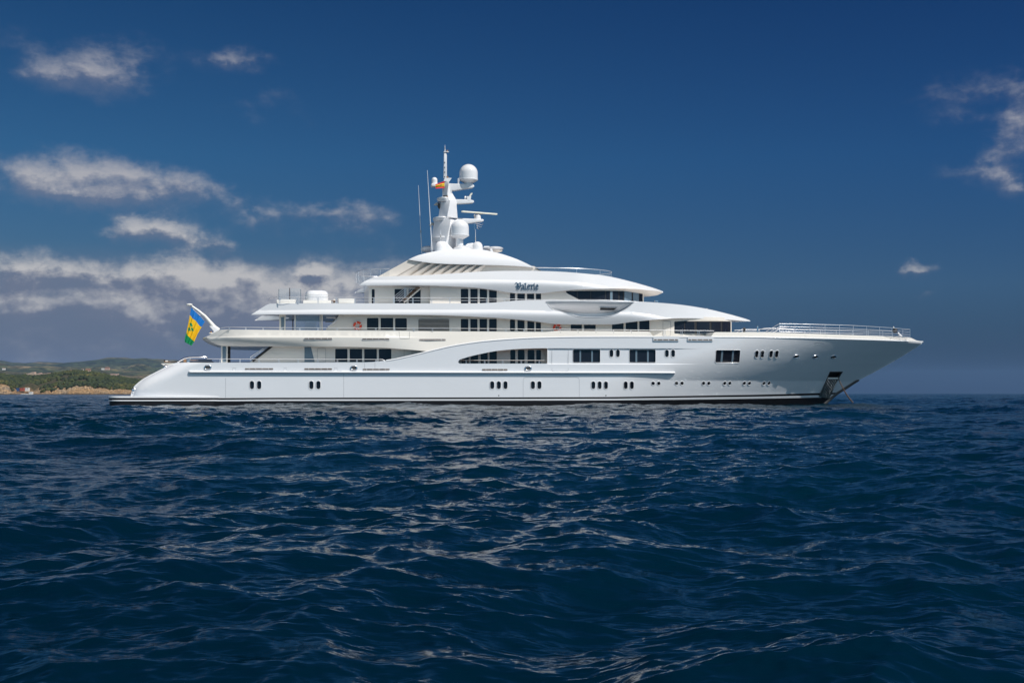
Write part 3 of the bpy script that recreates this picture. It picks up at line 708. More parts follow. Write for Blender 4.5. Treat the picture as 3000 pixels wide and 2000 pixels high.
W3a = const(2.4); W3 = wallY(1.7, 1700, 1886, 4.4, 2.4)
h3a = windows('bridge_deck_window', [(1089,847,1097.8,890,1.5),(1156,846.5,1191,890,2.5),(1197,846.5,1232.5,890,2.5)], W3a)
body('aft_sky_lounge_wall', M['wall'], [(ln([(1080,892),(1080,834),(1262,834)], 14), True), (ln([(1262,834),(1262,892),(1080,892)], 14), False)], W3a, holes=h3a, dx=1.5, dz=1, rim=.08)
r3 = [(1350,846,1372,892,2.5),(1378,846,1399.5,892,.6),(1405.5,846,1427,892,.6),(1433,846,1455.5,892,.6),(1494,853,1509,882,.6),(1515.5,853,1538,882,.6),(1544,853,1565,882,.6),(1570,853,1585.5,882,.6)]
h3 = windows('bridge_deck_window', r3, W3)
bridge = [(1658,853),(1668,852),(1760,851),(1883,853,4.36),(1883,886,4.36),(1712,886),(1690,874),(1664,860.5),(1658.5,856.5)]
bh = [(p[0], p[1]) for p in bridge]
body('bridge_deck_house', M['wall'], [(ln([(1260,892),(1260,834)], 10), True), (ln([(1260,834),(1450,838),(1520,850),(1600,850),(1700,838),(1886,838,4.4)], 12), False), (ln([(1886,838,4.4),(1886,892,4.4)], 6), True), (ln([(1886,892,4.4),(1260,892)], 14), False)], W3, holes=h3 + [ln(bh + [bh[0]], 10)[:-1]], dx=.8, dz=.6, rim=.09)
bp_ = [[(1658.5,855),(1668,852.2),(1690,852),(1690,873.5),(1664,860.2)],[(1693.5,852),(1729.5,851.6),(1729.5,885.5),(1712,885.5),(1693.5,876)],[(1732.5,851.6),(1773,851.6),(1773,885.5),(1732.5,885.5)],[(1776,852),(1786,852),(1786,885.5),(1776,885.5)]]
for q in bp_: pane('wheelhouse_window', M['glass'], q, W3, .05)
for a, b, m_ in ((1788,1795,'glassb'),(1797,1812,'glass'),(1816,1826,'glass'),(1829.5,1851,'glassb'),(1855,1872,'glassb'),(1874.5,1882,'glass')):
    pane('wheelhouse_window', M[m_], [(a,853),(b,853),(b,885),(a,885)], W3, .05)
pane('window_mullions', M['dark'], bh, W3, .075)

# ================================================================== DECK BANDS
def bandY(inset, stern, bow, crease, up=.15, shelf=.12, dn=.2, bowy=None):
    xs0, xs1, sy = stern; xb0, xb1, bp = bow; bowy = bowy or YC
    zc = lerp(crease, inset)
    def f(X, Z):
        ts = np.clip((xs1 - X) / (xs1 - xs0), 0, 1); tb = np.clip((X - xb0) / (xb1 - xb0), 0, 1)
        d = Z - zc(X); k = 1 - tb ** 2
        a = shelf * np.clip((d + .42) / .42, 0, 1) ** 2 + up * np.clip(d, 0, None)
        b = dn * np.clip(-d - .42, 0, None) ** 1.5 * 2.2
        return np.minimum(inset + sy * ts ** 1.6 + (bowy - inset) * tb ** bp + (a + b) * k, YC)
    return f
E_cr = [(730,907),(1480,907),(1580,909.5),(1700,912),(1800,911),(1850,913),(1912,921),(1963,930),(2050,945),(2200,960)]
EY = bandY(.30, (ptx(736,920,1.5)[0], XU(960), 1.2), (XU(1880), ptx(2200,940,YC)[0], 1.9), E_cr, .10, .16, .14)
E_top = cr([(736.5,921,1.5),(762,905),(784,891.5),(792,889.3),(850,888.6),(1100,888.4),(1340,888.6),(1400,888.2),(1440,886.5),(1480,883.2),(1515,880.4),(1560,879.4),(1700,880),(1790,881),(1840,882),(1920,886),(2000,893.2),(2073,905),(2132,919),(2183,933.2),(2198,938.5,YC-.15)], 7)
E_bot = cr([(736.5,921.8,1.5),(760,921.5),(793,921),(900,920.6),(1100,921.4),(1300,923.6),(1400,928),(1480,933),(1555,939.5),(1600,945.5),(1626,948.8),(1660,949.8),(1792,950),(1815,948),(1848,943.2),(1900,938),(1963,933),(2000,931.8),(2070,932.8),(2140,936.5),(2185,940.4),(2199,940.8,YC-.15)], 7)
scoop = cr([(1598.5,880.6),(1607,894),(1620,905.5),(1640,912),(1670,921),(1700,927.5),(1740,930.2),(1780,928.2),(1815,918.5),(1838,910),(1800,900)], 5)
scoop = cr([(1598.5,881.4),(1606,893),(1618,904),(1636,910),(1665,920),(1695,927),(1735,930),(1775,928.5),(1808,922),(1830,912),(1833,910.8)], 4)[:-1]
scoop = cr([(1598.5,881.4),(1606,893.5),(1618,905.3),(1638,910.5),(1665,919.5),(1695,926.5),(1735,929.6),(1770,928),(1800,921),(1822,911.5),(1845,897),(1858,884.6)], 4) + ln([(1858,884.6),(1720,882.2),(1598.5,881.4)], 8)[1:-1]
_zs = lerp([(1590,908),(1640,911),(1700,914.5),(1780,914.5),(1830,909),(1860,895)], .3); _ztp = lerp([(1590,881.4),(1720,882.2),(1860,884.6)], .3)
Xs0, Xs1 = XU(1598, .3), XU(1858, .3)
def scoopY(X, Z):
    t = np.clip((X - Xs0) / (Xs1 - Xs0), 0, 1); e = np.clip(4 * t * (1 - t), .0, 1) ** .5
    s = np.clip((_ztp(X) - Z) / (_ztp(X) - _zs(X)), 0, 1)
    return EY(X, _ztp(X)) * 0 + .42 + (.04 + 1.5 * s ** 1.35) * (.25 + .75 * e)
body('bridge_deck_band', M['white'], [(E_top, True), (ln([E_top[-1], E_bot[-1]], 3), False), (E_bot[::-1], True), ([E_bot[0], E_top[0]], True)], EY, holes=[scoop],
    lines=[cr([(792,907+o_),(1480,907+o_),(1592,909.8+o_)], 12) for o_ in (12.6,9,6,3,.5,-.8)] + [cr([(1850+o_*2,913+o_),(1912,921+o_),(1950,928+o_)], 10) for o_ in (5.5,3,.5,-.8)],
    dx=.45, dz=.16, rim=1.05, cross=12, concave=(ptx(737,920,1.5)[0] + .2, 3.4, 1.45))
pane('wing_recess', M['white'], [(u, v) for u, v in scoop], scoopY, 0)
# refine it: a gridded skin
me = bpy.data.objects['wing_recess'].data
lo2 = [(lambda q: (q[0], q[2]))(on(p[0], p[1], EY)) for p in scoop]
V, T = cdt([lo2], [], .3, .08); Ys = scoopY(V[:, 0], V[:, 1]); Ns = grad_normals(V, scoopY)
me.clear_geometry(); me.from_pydata([(V[i, 0], Ys[i], V[i, 1]) for i in range(len(V))], [], [tuple(t) for t in T]); me.polygons.foreach_set('use_smooth', [True] * len(T))
me.normals_split_custom_set([tuple(Ns[i]) for t in T for i in t])
strip('recess_edge', M['white'], scoop[:-22], EY, .03, None, .0, False, 6)
sl = pane('recess_slot', M['dark'], [(1757,900),(1808,901.2),(1797,908.8),(1757,908.6)], scoopY, -.10, None, .10)
strip('slot_edge', M['white'], [(1757,900),(1808,901.2),(1797,908.8),(1757,908.6)], scoopY, .03, sl, -.10, True)

F_cr = [(1040,818.6),(1450,818.6),(1591,821),(1687,826),(1782,836.8),(1811,842.5),(1900,862),(1950,872)]
FY = bandY(.85, (ptx(1052,835,1.75)[0], XU(1240), .9), (XU(1690), ptx(1945,857,YC)[0], 1.9), F_cr, .26, .17, .12)
F_top = cr([(1052,835.4,1.75),(1062,828),(1072.7,821.8),(1088,815),(1103,811.2),(1153,809),(1248.7,806),(1325,801.4),(1390,796.6),(1450,793.8),(1520,793.2),(1581.7,793.8),(1648.7,796.3),(1725,802.4),(1782.6,809.4),(1850,825),(1902,839.6),(1928,848),(1942,853.6,YC-.1)], 6)
F_bot = cr([(1052,836.3,1.75),(1075,836.6),(1120,836),(1250,836.2),(1340,839.4),(1400,843.8),(1457,851),(1485,855.6),(1510,858.6),(1545,859.4),(1587,858.9),(1630,853.8),(1687,848.6),(1783,845.2),(1850,845.6),(1900,850.5),(1930,856),(1943,857.2,YC-.1)], 6)
body('sun_deck_band', M['white'], [(F_top, True), (ln([F_top[-1], F_bot[-1]], 3), False), (F_bot[::-1], True), ([F_bot[0], F_top[0]], True)], FY,
    lines=[cr([(1095,818.6+o_),(1450,818.6+o_),(1591,821+o_),(1687,826+o_),(1778,836+o_)], 11) for o_ in (12,9,6,3,.5,-.8)],
    dx=.45, dz=.16, cross=12, concave=(ptx(1053,835,1.75)[0] + .2, 2.4, 1.75))
# soffit under the brow, lower on the centreline
mb = MB(); prof = []
x0_, x1_ = XU(1760), ptx(1940, 860, YC)[0]
nn_ = 14; kk = 12; vs = []
for i in range(nn_ + 1):
    t = i / nn_; x = x0_ + (x1_ - x0_) * t; hw = (YC - 1.9) * math.sqrt(max(0, 1 - t ** 2.2)) + .02; zt = ptx(1850, 845, 3)[1] - .15
    for j in range(kk + 1):
        s = -1 + 2 * j / kk; vs.append((x, YC + hw * s, zt - .55 * (1 - s * s) * (1 - t ** 3) ** .5 * min(1, t * 3)))
b = len(vs); vs += [(x, y, ptx(1850, 842, 3)[1]) for x, y, z in vs]
fs = [(i*(kk+1)+j, i*(kk+1)+j+1, (i+1)*(kk+1)+j+1, (i+1)*(kk+1)+j) for i in range(nn_) for j in range(kk)]
mb.add(vs[:b], fs); mb.build('brow_soffit', M['beige'], yacht, smooth=50)

# ---- top house: raked louvred screens and hardtop
HY = const(2.35)
body('raked_screen', M['beige'], [(ln([(1100,814),(1150,786.5),(1197.5,760.6)], 8), True), (ln([(1197.5,760.6),(1230,762),(1330,768),(1500,774),(1566,780)], 10), False), (ln([(1566,780),(1585,795.5)], 5), True), (ln([(1585,795.5),(1580,800),(1400,804),(1250,812),(1100,814)], 12), False)], HY, dx=1.5, dz=.8)
TP = [(1240,350),(1385,375),(1515,390),(1640,400),(1780,402),(1905,405),(2030,407),(2150,409),(2280,410)]
BT = [(840,570),(1030,562),(1195,556),(1355,550),(1510,542),(1660,532),(1810,524),(1960,514),(2110,506)]
q5 = lambda p: (1000 + p[0] / 5.2267, 700 + p[1] / 5.2267)
for i in range(8):
    a, b_ = q5(TP[i]), q5((TP[i+1][0] - 58, TP[i+1][1] - 16)); c, d = q5(BT[i+1]), q5(BT[i])
    P = [pt(a[0], a[1], 1.92), pt(b_[0], b_[1], 2.22), pt(c[0], c[1] + 2.5, 2.26), pt(d[0], d[1] + 2.5, 1.96)]
    vs = P + [p + Vector((0, .09, 0)) for p in P]
    for q_ in (vs, [Vector((p.x, 2 * YC - p.y, p.z)) for p in vs]):
        MB().add(q_, [(0,1,2,3),(7,6,5,4),(0,4,5,1),(1,5,6,2),(2,6,7,3),(3,7,4,0)]).build('screen_blade', M['beige'], yacht)
pane('aft_screen_panel', M['beige'], [(1197,761.5),(1236,766.6),(1163,809),(1106,811.5)], HY, -.30, None, .12)
strip('screen_edge', M['dark'], [(1568,785),(1584,794.2)], HY, .05, None, -.06)
_gb = lerp([(1190,760.5),(1229.6,766),(1267.8,770.8),(1325,773.7),(1450,776.5),(1515,779),(1561,782.3),(1570,784)], 2)
xg0, xg1 = ptx(1196,760,2.6)[0], ptx(1566,783,5)[0]
def GY(X, Z):
    t0 = np.clip((xg0 + 6 - X) / 6, 0, 1); t1 = np.clip((X - xg1 + 7) / 7, 0, 1); d = np.clip(Z - _gb(X), 0, None)
    return np.minimum(1.72 + .15 * t0 ** 2 + .35 * t1 ** 2 + .12 * d + .22 * d * d, YC)
G_top = cr([(1196.5,760.3),(1212,753),(1229.6,746.4),(1267.8,737.3),(1300,732.6),(1340,729.4),(1385,729.6),(1416,732),(1438,736.3),(1470.8,744.2),(1514.8,759.4),(1540,770.5),(1555,778),(1565.5,783)], 5)
G_bot = cr([(1196.5,760.6),(1229.6,766),(1267.8,770.8),(1325,773.7),(1450,776.6),(1515,779.2),(1565.5,783.6)], 7)
body('hardtop', M['white'], [(G_top, True), ([G_top[-1], G_bot[-1]], False), (G_bot[::-1], True), ([G_bot[0], G_top[0]], False)], GY, dx=.4, dz=.14, cross=10, camber=None)

# ================================================================== RAILINGS
def tubes(name, m, lines_, r, parent=None, n=6):
    os_ = [MB().tube(l, r, n).build(name, m, parent or yacht, smooth=60) for l in lines_]
    return os_[0]
def railing(name, top, Y, posts, vbot, mids=(), r=.028, pr=.02, far=True, yfun=None):
    """handrail > its posts and lower bars. top: photo points of the handrail"""
    yv = yfun or (lambda u: Y)
    T_ = [pt(u, v, yv(u)) for u, v in top]
    TA = np.array([(u, v) for u, v in top]); vt = lambda u: np.interp(u, TA[:, 0], TA[:, 1])
    vb = vbot if callable(vbot) else (lambda u: vbot)
    L = [T_] + ([[Vector((p.x, 2 * YC - p.y, p.z)) for p in T_]] if far else [])
    o = tubes(name, M['steelw'], L, r)
    pl = []
    for u in posts:
        a, b = pt(u, vt(u), yv(u)), pt(u, vb(u) + 1, yv(u)); b.x = a.x; pl.append([b, a])
    if pl: tubes('stanchion', M['steelw'], pl, pr, o)
    for k in mids:
        us = [u for u, v in top if u >= min(posts) - 4 and u <= max(posts) + 4]
        tubes('lower_bar', M['steelw'], [[pt(u, vt(u) + (vb(u) - vt(u)) * k, yv(u)) for u in us]], pr * .9, o)
    return o
pair = lambda us, d=2.6: [x for u in us for x in (u - d / 2, u + d / 2)]
railing('main_deck_handrail', ln([(606,1050.8),(800,1051.6),(1121,1052.4),(1127,1056)], 14), .5, pair((645,703,759,816.6,873.5,931,988.6,1045.6,1101.8)), 1061.6)
railing('arch_handrail', ln([(1350,1055),(1603,1055.4)], 12), .35, pair((1366,1420,1473,1527,1580)), 1064.8, far=False, r=.034)
railing('upper_deck_handrail', cr([(642,968),(644,963),(650,960),(662,958.4),(700,958.4),(800,959.4),(1150,961),(1400,962.2),(1555,963.7),(1810,965.8),(1900,966.8),(2092,968.8)], 12), .5, pair((672,720,771,825,878,932,988,1045,1101,1156,1212,1267,1321,1376,1429,1482,1535,1588,1640,1692,1745,1797,1848)), lambda u: np.interp(u, [640,1560,1632,1900], [966,972,969.5,970.5]), yfun=lambda u: .55)
railing('forward_notch_handrail', ln([(1903,967),(2092,968.8)], 12), .12, pair((1947,1997,2046.5), 4), 985, far=False, r=.02)
pane('glass_balustrade', M['clear'], [(1915,971),(2090,971.5),(2085,984.5),(1915,984)], const(.2), 0, None, .015)
railing('bridge_deck_handrail', cr([(787,884),(788,877),(795,872.5),(808,870),(850,870.2),(1060,871.8),(1400,872.9),(1450,874.3),(1500,875.8),(1555,877.5),(1744,878.4),(1820,881),(1912,886)], 12), .75, pair((819,873,932,985,1040,1096,1153,1209.5,1264,1318,1374,1426,1478)), lambda u: np.interp(u, [780,1400,1520,1600], [888.6,888.4,880.5,880]), mids=(.5,), yfun=lambda u: .75 + (1.0 * ((840 - u) / 55) ** 2 if u < 840 else 0))
# curved glass rail aft on the sun deck
aft = [pt(1141, 787.2, 2.0), pt(1114.8, 787.6, 2.3), pt(1096, 789.8, 3.2), pt(1083, 793.5, 4.6), pt(1074, 799.5, 6.2)]
zt_ = sum(p.z for p in aft) / 5
cxa = pt(1141, 787, 2.0).x; arc = [Vector((cxa - 3.1 * math.sin(R(a)) ** .8, YC - (YC - 2.0) * math.cos(R(a)), zt_)) for a in np.linspace(0.01, 179.9, 30)]
ro = tubes('sun_deck_aft_rail', M['steelw'], [arc], .035)
tubes('stanchion', M['steelw'], [[p, p - Vector((0, 0, 1.0))] for p in arc[2::3]], .02, ro)
vs = [p - Vector((0, 0, .08)) for p in arc] + [p - Vector((0, 0, .95)) for p in arc]; n_ = len(arc)
MB().add(vs, [(i, i + 1, n_ + i + 1, n_ + i) for i in range(n_ - 1)]).build('glass_panel', M['clear'], ro, smooth=60)
# forward sun deck rail with glass
xa_, xb_ = pt(1566, 784, 2.4).x, pt(1790, 799.5, YC).x
def arcf(z0):
    out = [Vector((xa_, 2.2, 0))]
    for a in np.linspace(0, 180, 34): out.append(Vector((xa_ + 2.2 + (xb_ - xa_ - 2.2) * math.sin(R(a)) ** .9, YC - (YC - 2.2) * math.cos(R(a)), 0)))
    out.append(Vector((xa_, 2 * YC - 2.2, 0))); return out
zr = pt(1600, 784.4, 2.2).z
af = [Vector((p.x, p.y, zr - .0 * (p.x - xa_))) for p in arcf(0)]
ro = tubes('sun_deck_forward_rail', M['steelw'], [af], .035)
tubes('stanchion', M['steelw'], [[p, p - Vector((0, 0, .9))] for p in af[4:-3:5]], .012, ro)
vs = [p - Vector((0, 0, .04)) for p in af] + [p - Vector((0, 0, 1.0)) for p in af]; n_ = len(af)
MB().add(vs, [(i, i + 1, n_ + i + 1, n_ + i) for i in range(n_ - 1)]).build('glass_panel', M['clear'], ro, smooth=60)
# foredeck railing, four bars, both sides
FR = [(2283,948.2),(2329,948.8),(2373,950),(2417,951),(2459.5,952),(2500,953.4),(2539,955.6),(2577,958),(2613,960.4),(2645,963),(2666,964.6)]
fy = lambda u: float(bowY(np.array([XU(u, 1.0)]), np.array([ZK0]))[0]) * .92 + .75
fb = lambda u: np.interp(u, [2283, 2455, 2582, 2669], [974.5, 980.5, 985, 990])
fr = [pt(u, v, fy(u)) for u, v in FR]; frb = [pt(u, fb(u), fy(u)) for u, v in FR]
mir = lambda l: [Vector((p.x, 2 * YC - p.y, p.z)) for p in l]
frm = mir(fr)[::-1]
ro = tubes('foredeck_railing', M['steelw'], [fr + frm], .028)
for k in (.31, .60, .85):
    l = [a.lerp(b, k) for a, b in zip(fr, frb)]; tubes('lower_bar', M['steelw'], [l + mir(l)[::-1]], .02, ro)
st_ = [[a, Vector((a.x, a.y, b.z - .1))] for a, b in zip(fr, frb)]
tubes('stanchion', M['steelw'], st_ + [mir(s) for s in st_] , .021, ro)
tubes('sloping_end_bar', M['steelw'], [[fr[0].lerp(frb[0], k), pt(2283 - 43 * (1 - k) - 0, 973.5, fy(2240))] for k in (0, .31, .60)], .026, ro)
tubes('sloping_end_bar', M['steelw'], [mir([fr[0].lerp(frb[0], k), pt(2283 - 43 * (1 - k), 973.5, fy(2240))]) for k in (0, .31, .60)], .026, ro)

# ================================================================== MAST AND TOP
def top_(x, y): return (1150 + x / 5.2267, 400 + y / 5.2267)        # zoomed readings of the photo
def tq(pts): return [top_(*p) for p in pts]
Yc = YC
mast = MB()
mast.prism(tq([(780,640),(786,250),(800,248),(818,255),(830,290),(832,650)]), Yc - .12, Yc + .12)
mast.build('mast_pole', M['white'], yacht, smooth=40, bevel=.03)
mp_ = bpy.data.objects['mast_pole']
MB().tube([pt(*top_(803, 255), Yc), pt(*top_(803, 185), Yc)], .055, 8).build('light_post', M['white'], mp_, smooth=60)
MB().tube([pt(*top_(803, 186), Yc), pt(*top_(803, 178), Yc)], .06, 8).build('dark_band', M['dark'], mp_, smooth=60)
MB().tube([pt(*top_(803, 178), Yc), pt(*top_(803, 128), Yc)], .045, 8, r2=.008).build('spike', M['white'], mp_, smooth=60)
MB().prism(tq([(780,234),(862,234),(862,246),(780,246)]), Yc - .2, Yc + .2).build('crossbar', M['white'], mp_, bevel=.02)
MB().prism(tq([(826,210),(850,210),(850,232),(826,232)]), Yc - .08, Yc + .08).build('navigation_lamp', M['brown'], mp_, bevel=.02)
mb = MB()
for y in (400, 475, 548, 620): mb.prism(tq([(794,y-10),(804,y-10),(804,y+8),(794,y+8)]), Yc - .16, Yc - .1)
mb.build('step_holes', M['dark'], mp_)
MB().prism(tq([(780,665),(800,650),(860,645),(900,648),(870,690),(860,705),(775,700)]), Yc - .5, Yc + .5).build('mast_bracket', M['white'], yacht, bevel=.04)
# upper mast: shaded left facet and sunlit fin
def loft2(name, secs, m, bevel=.05):
    """tapering tower: secs = (uL, uR, v, halfdepth)"""
    vs = []; fs = []
    for uL, uR, v, hd, fk in secs:
        a, b = pt(uL, v, Yc), pt(uR, v, Yc); z = a.z
        cx_ = (a.x + b.x) / 2; w_ = (b.x - a.x)
        # plan: a wedge, blunt side aft, keel towards the bow
        for px_, py_ in ((a.x, Yc - hd * .12), (a.x + w_ * fk, Yc - hd), (b.x, Yc - hd * .35), (b.x, Yc + hd * .35), (a.x + w_ * fk, Yc + hd), (a.x, Yc + hd * .12)): vs.append((px_, py_, z))
    for i in range(len(secs) - 1):
        for j in range(6): fs.append((i*6+j, i*6+(j+1) % 6, (i+1)*6+(j+1) % 6, (i+1)*6+j))
    fs += [tuple(range(6))[::-1], tuple((len(secs)-1)*6 + j for j in range(6))]
    return MB().add(vs, fs).build(name, m, yacht, bevel=bevel, smooth=35)
loft2('upper_mast', [(1297,1315.5,534,.75,.85),(1296.5,1315,545,.75,.82),(1296,1322,562,.7,.5),(1296,1328,572,.7,.4),(1295.5,1333.5,581,.8,.4),(1294,1335.5,592,.9,.45)], M['white'])
loft2('middle_mast', [(1290,1336,590,1.2,.54),(1288.5,1336.8,605,1.25,.50),(1284,1339.2,640,1.5,.38)], M['white'])
loft2('lower_mast', [(1271,1340,648,2.0,.62),(1268,1341,670,2.1,.58),(1264.5,1338,700,2.2,.53),(1261,1334,716,2.2,.53),(1260,1334,735,2.2,.53)], M['white'])
def disc(name, u0, u1, v0, v1, Y, ry, low=.8):
    a, b = pt(u0, v0, Y), pt(u1, v0, Y); zc = pt(u0, v1, Y).z; rx = (b.x - a.x) / 2; h = a.z - zc
    MB().lathe(((a.x + b.x) / 2, Y, zc), [(rx * low, 0), (rx * .97, h * .62), (rx, h * .8), (rx * .97, h)], 32, sy=ry / rx).build(name, M['white'], yacht, smooth=40)
disc('mast_platform', 1280, 1320, 580.5, 592, Yc, 1.0, .86)
disc('mast_platform', 1268, 1318, 638.5, 650, Yc, 1.4, .86)
disc('mast_platform', 1262, 1334, 697, 712, Yc, 1.9, .9)
def arm(name, uv, hd):
    o = MB().prism(uv, Yc - hd, Yc + hd, Yr=Yc).build(name, M['white'], yacht, bevel=.09, seg=3, smooth=40); return o
arm('dome_arm', tq([(840,728),(1085,736),(1110,742),(1225,742),(1243,760),(1243,780),(1225,792),(1150,802),(960,832),(915,838),(905,830),(900,880),(850,880)]), .42)
am = arm('camera_arm', tq([(950,966),(1130,970),(1200,975),(1232,982),(1245,998),(1240,1015),(1222,1026),(1100,1034),(955,1042)]), .3)
MB().prism(tq([(1128,922),(1200,922),(1190,1000),(1142,1000)]), Yc - .3, Yc + .3).build('camera_housing', M['white'], am, bevel=.03)
MB().prism(tq([(1170,915),(1195,872),(1222,866),(1222,880),(1195,918)]), Yc - .15, Yc + .15).build('tilted_lamp', M['bar'], am, bevel=.02)
MB().ell(pt(*top_(1115, 940), Yc), .12, .12, .2, 12, 8).build('camera_ball', M['white'], am, smooth=60)
ar = arm('radar_arm', tq([(980,1256),(1100,1262),(1375,1272),(1390,1285),(1388,1300),(1370,1308),(1160,1336),(980,1336)]), .45)
def radome(u, vt, vrim, rr_px, vcone, vneck, nu, Y=Yc, name='radome'):
    c = pt(u, vneck, Y); s = mpp(u, Y); Rr = rr_px * s; z = lambda v: (vneck - v) * s
    dome = [(Rr, z(vrim) )]; H_ = z(vt) - z(vrim); cyl = H_ - Rr * .98
    dome += [(Rr, z(vrim) + cyl)]
    for i in range(1, 13):
        a = R(90 * i / 12); dome.append((max(Rr * math.cos(a), .002), z(vrim) + cyl + Rr * .98 * math.sin(a)))
    o = MB().lathe(c, dome, 40).build(name, M['white'], yacht, smooth=50)
    MB().lathe(c, [(nu * s, z(vcone)), (Rr * 1.03, z(vrim) - .12), (Rr * 1.03, z(vrim) - .02), (Rr * .99, z(vrim) + .01)], 40).build('base_cone', M['white'], o, smooth=35)
    MB().lathe(c, [(nu * s, 0), (nu * s * .98, z(vcone) + .05)], 28).build('pedestal', M['white'], o, smooth=35)
    return o
radome(1372.6, 481.2, 525, 27.2, 537.5, 548, 12.5)
radome(1346, 642, 688, 28, 701, 722, 11.5, Yc - 1.7)
radome(1272.8, 519.5, 537, 8.7, 539, 541, 8)
MB().prism(tq([(588,735),(600,728),(680,728),(770,735),(770,775),(680,778),(600,772),(588,755)]), Yc - .45, Yc + .45).build('small_dome_arm', M['white'], yacht, bevel=.06, smooth=40)
MB().tube([pt(1342, 541, Yc - .3), pt(1342, 523, Yc - .3)], .04, 6).tube([pt(1345, 541, Yc - .3), pt(1345, 521, Yc - .3)], .05, 6).build('arm_antenna', M['white'], yacht)
# radar scanner
c0 = pt(1400, 631, Yc)
sc = MB().lathe(c0 - Vector((0, 0, .42)), [(.33, 0), (.30, .3), (.24, .42), (.14, .46)], 20).build('radar_scanner', M['white'], yacht, smooth=40)
a_, b_ = pt(*top_(1062, 1148), Yc - .9), pt(*top_(1597, 1190), Yc + .9)
mid = (a_ + b_) / 2; L_ = (b_ - a_).length; ang = math.atan2(b_.y - a_.y, b_.x - a_.x); tl = math.atan2(b_.z - a_.z, (b_ - a_).xy.length)
rt = Matrix.Rotation(ang, 3, 'Z') @ Matrix.Rotation(-tl, 3, 'Y')
MB().box(mid, (L_, .26, .15), rot=rt).build('scanner_bar', M['bar'], sc, bevel=.03)
MB().box(mid - Vector((.1, 0, .11)), (.9, .2, .08), rot=rt).build('scanner_mount', M['louvre'], sc, bevel=.02)
MB().tube([pt(1391, 644, Yc - .3), pt(1391, 633, Yc - .3)], .05, 6).ell(pt(1390, 632, Yc - .3), .09, .09, .12, 10, 6).build('small_horn', M['louvre'], ar, smooth=50)
# antennas
def whip(pts, r, name='whip_antenna', Y=Yc - 2.4, base=None):
    o = MB().tube([pt(u, v, Y) for u, v in pts], r, 6, r2=r * .35).build(name, M['white'], yacht, smooth=60)
    if base: MB().tube([pt(pts[0][0], pts[0][1] + 5, Y), pt(pts[0][0], pts[0][1] - 9, Y)], .10, 10).build('base', M['white'], o, smooth=60)
    a = pts[0]; b = pts[-1]
    for k in (.32,) : 
        u = a[0] + (b[0]-a[0]) * k; v = a[1] + (b[1]-a[1]) * k
        MB().tube([pt(u, v + 4, Y), pt(u, v - 4, Y)], r * 1.15, 6).build('joint', M['louvre'], o)
    return o
whip([(1236,742),(1225.6,543)], .048, Y=Yc + 2.2); whip([(1266,738),(1252,499)], .055, base=True)
whip([(1393,712),(1393,672)], .04, Y=Yc - .4); whip([(1291,700),(1291,673)], .045, Y=Yc - 2.3)
fb_ = MB(); fb_.tube([pt(1390, 652, Yc - .4), pt(1390, 671, Yc - .4), pt(1393, 673, Yc - .4)], .03, 6)
for (x0, y0, x1, y1) in ((1270,1330,1390,1335),(1285,1360,1365,1380),(1290,1395,1340,1405)): fb_.tube([pt(*top_(x0, y0), Yc - .3), pt(*top_(x1 - 25, y0 + 22), Yc), pt(*top_(x1, y1), Yc + .2)], .03, 5)
fb_.tube([pt(*top_(1290, 1325), Yc - .3), pt(*top_(1300, 1405), Yc)], .03, 5)
fb_.build('hanging_antenna', M['steel'], ar, smooth=60)
for (x, y) in ((690,1020),(620,1325)):
    o = MB().prism(tq([(x, y), (x + 36, y + 8), (x + 28, y + 90 if x > 650 else y + 40), (x + 4, y + 60 if x > 650 else y + 52)]), Yc - .25, Yc + .25).build('lamp_box', M['louvred'], yacht, bevel=.02)
    MB().prism(tq([(x - 60, y + 30), (x - 20, y - 8), (x + 4, y), (x + 4, y + 36)]), Yc - .2, Yc + .2).build('lamp_hood', M['louvre'], o, bevel=.03)
MB().prism(tq([(775,902),(845,905),(845,930),(775,928)]), Yc - .7, Yc - .5).build('masthead_lamp', M['dark'], yacht, bevel=.02)
MB().prism(tq([(828,912),(850,912),(850,936),(828,936)]), Yc - .8, Yc - .6).build('amber_lamp', M['brown'], yacht, bevel=.02)
MB().prism(tq([(826,612),(852,612),(852,638),(832,638)]), Yc - .2, Yc + .1).build('amber_lamp', M['brown'], yacht, bevel=.02)
# domes and fairings at the foot of the mast
def lump(u, vt, vb, ru, Y, ry, name, pw=1):
    c = pt(u, vb, Y); s = mpp(u, Y)
    return MB().ell(c, ru * s, ry, (vb - vt) * s, 32, 12, zmin=0).build(name, M['white'], yacht, smooth=60)
MB().lathe(pt(1290, 738, 3.8), [(.58, -.3), (.58, .45), (.52, .75), (.36, .98), (.16, 1.08), (.002, 1.1)], 28).build('small_radome', M['white'], yacht, smooth=50)
MB().prism([(1290,706),(1303,707),(1312,714),(1331,734),(1340,742),(1280,742)], 3.6, 5.6, Yr=3.7).build('dome_fairing', M['white'], yacht, bevel=.12, seg=3, smooth=40)
lump(1352, 718.5, 738, 28, 4.3, 1.6, 'low_dome_fairing')
MB().prism([(1352,735),(1366,716),(1371,713),(1386,711),(1402,720),(1402,735)], 4.5, 6.2, Yr=4.5).build('dome_fairing', M['white'], yacht, bevel=.1, seg=3, smooth=40)
MB().lathe(pt(1399, 735, 3.8), [(.54, -.3), (.54, .35), (.50, .6), (.38, .80), (.18, .92), (.002, .95)], 28).build('small_radome', M['white'], yacht, smooth=50)
MB().ell(pt(1256, 730.5, Yc + 2.6), .85, .9, .36, 28, 12).build('life_raft_pod', M['white'], yacht, smooth=60)
wg = MB().ell(pt(1448, 729, Yc + 1.5), .95, 1.5, .21, 28, 10).build('forward_wing', M['white'], yacht, smooth=60)
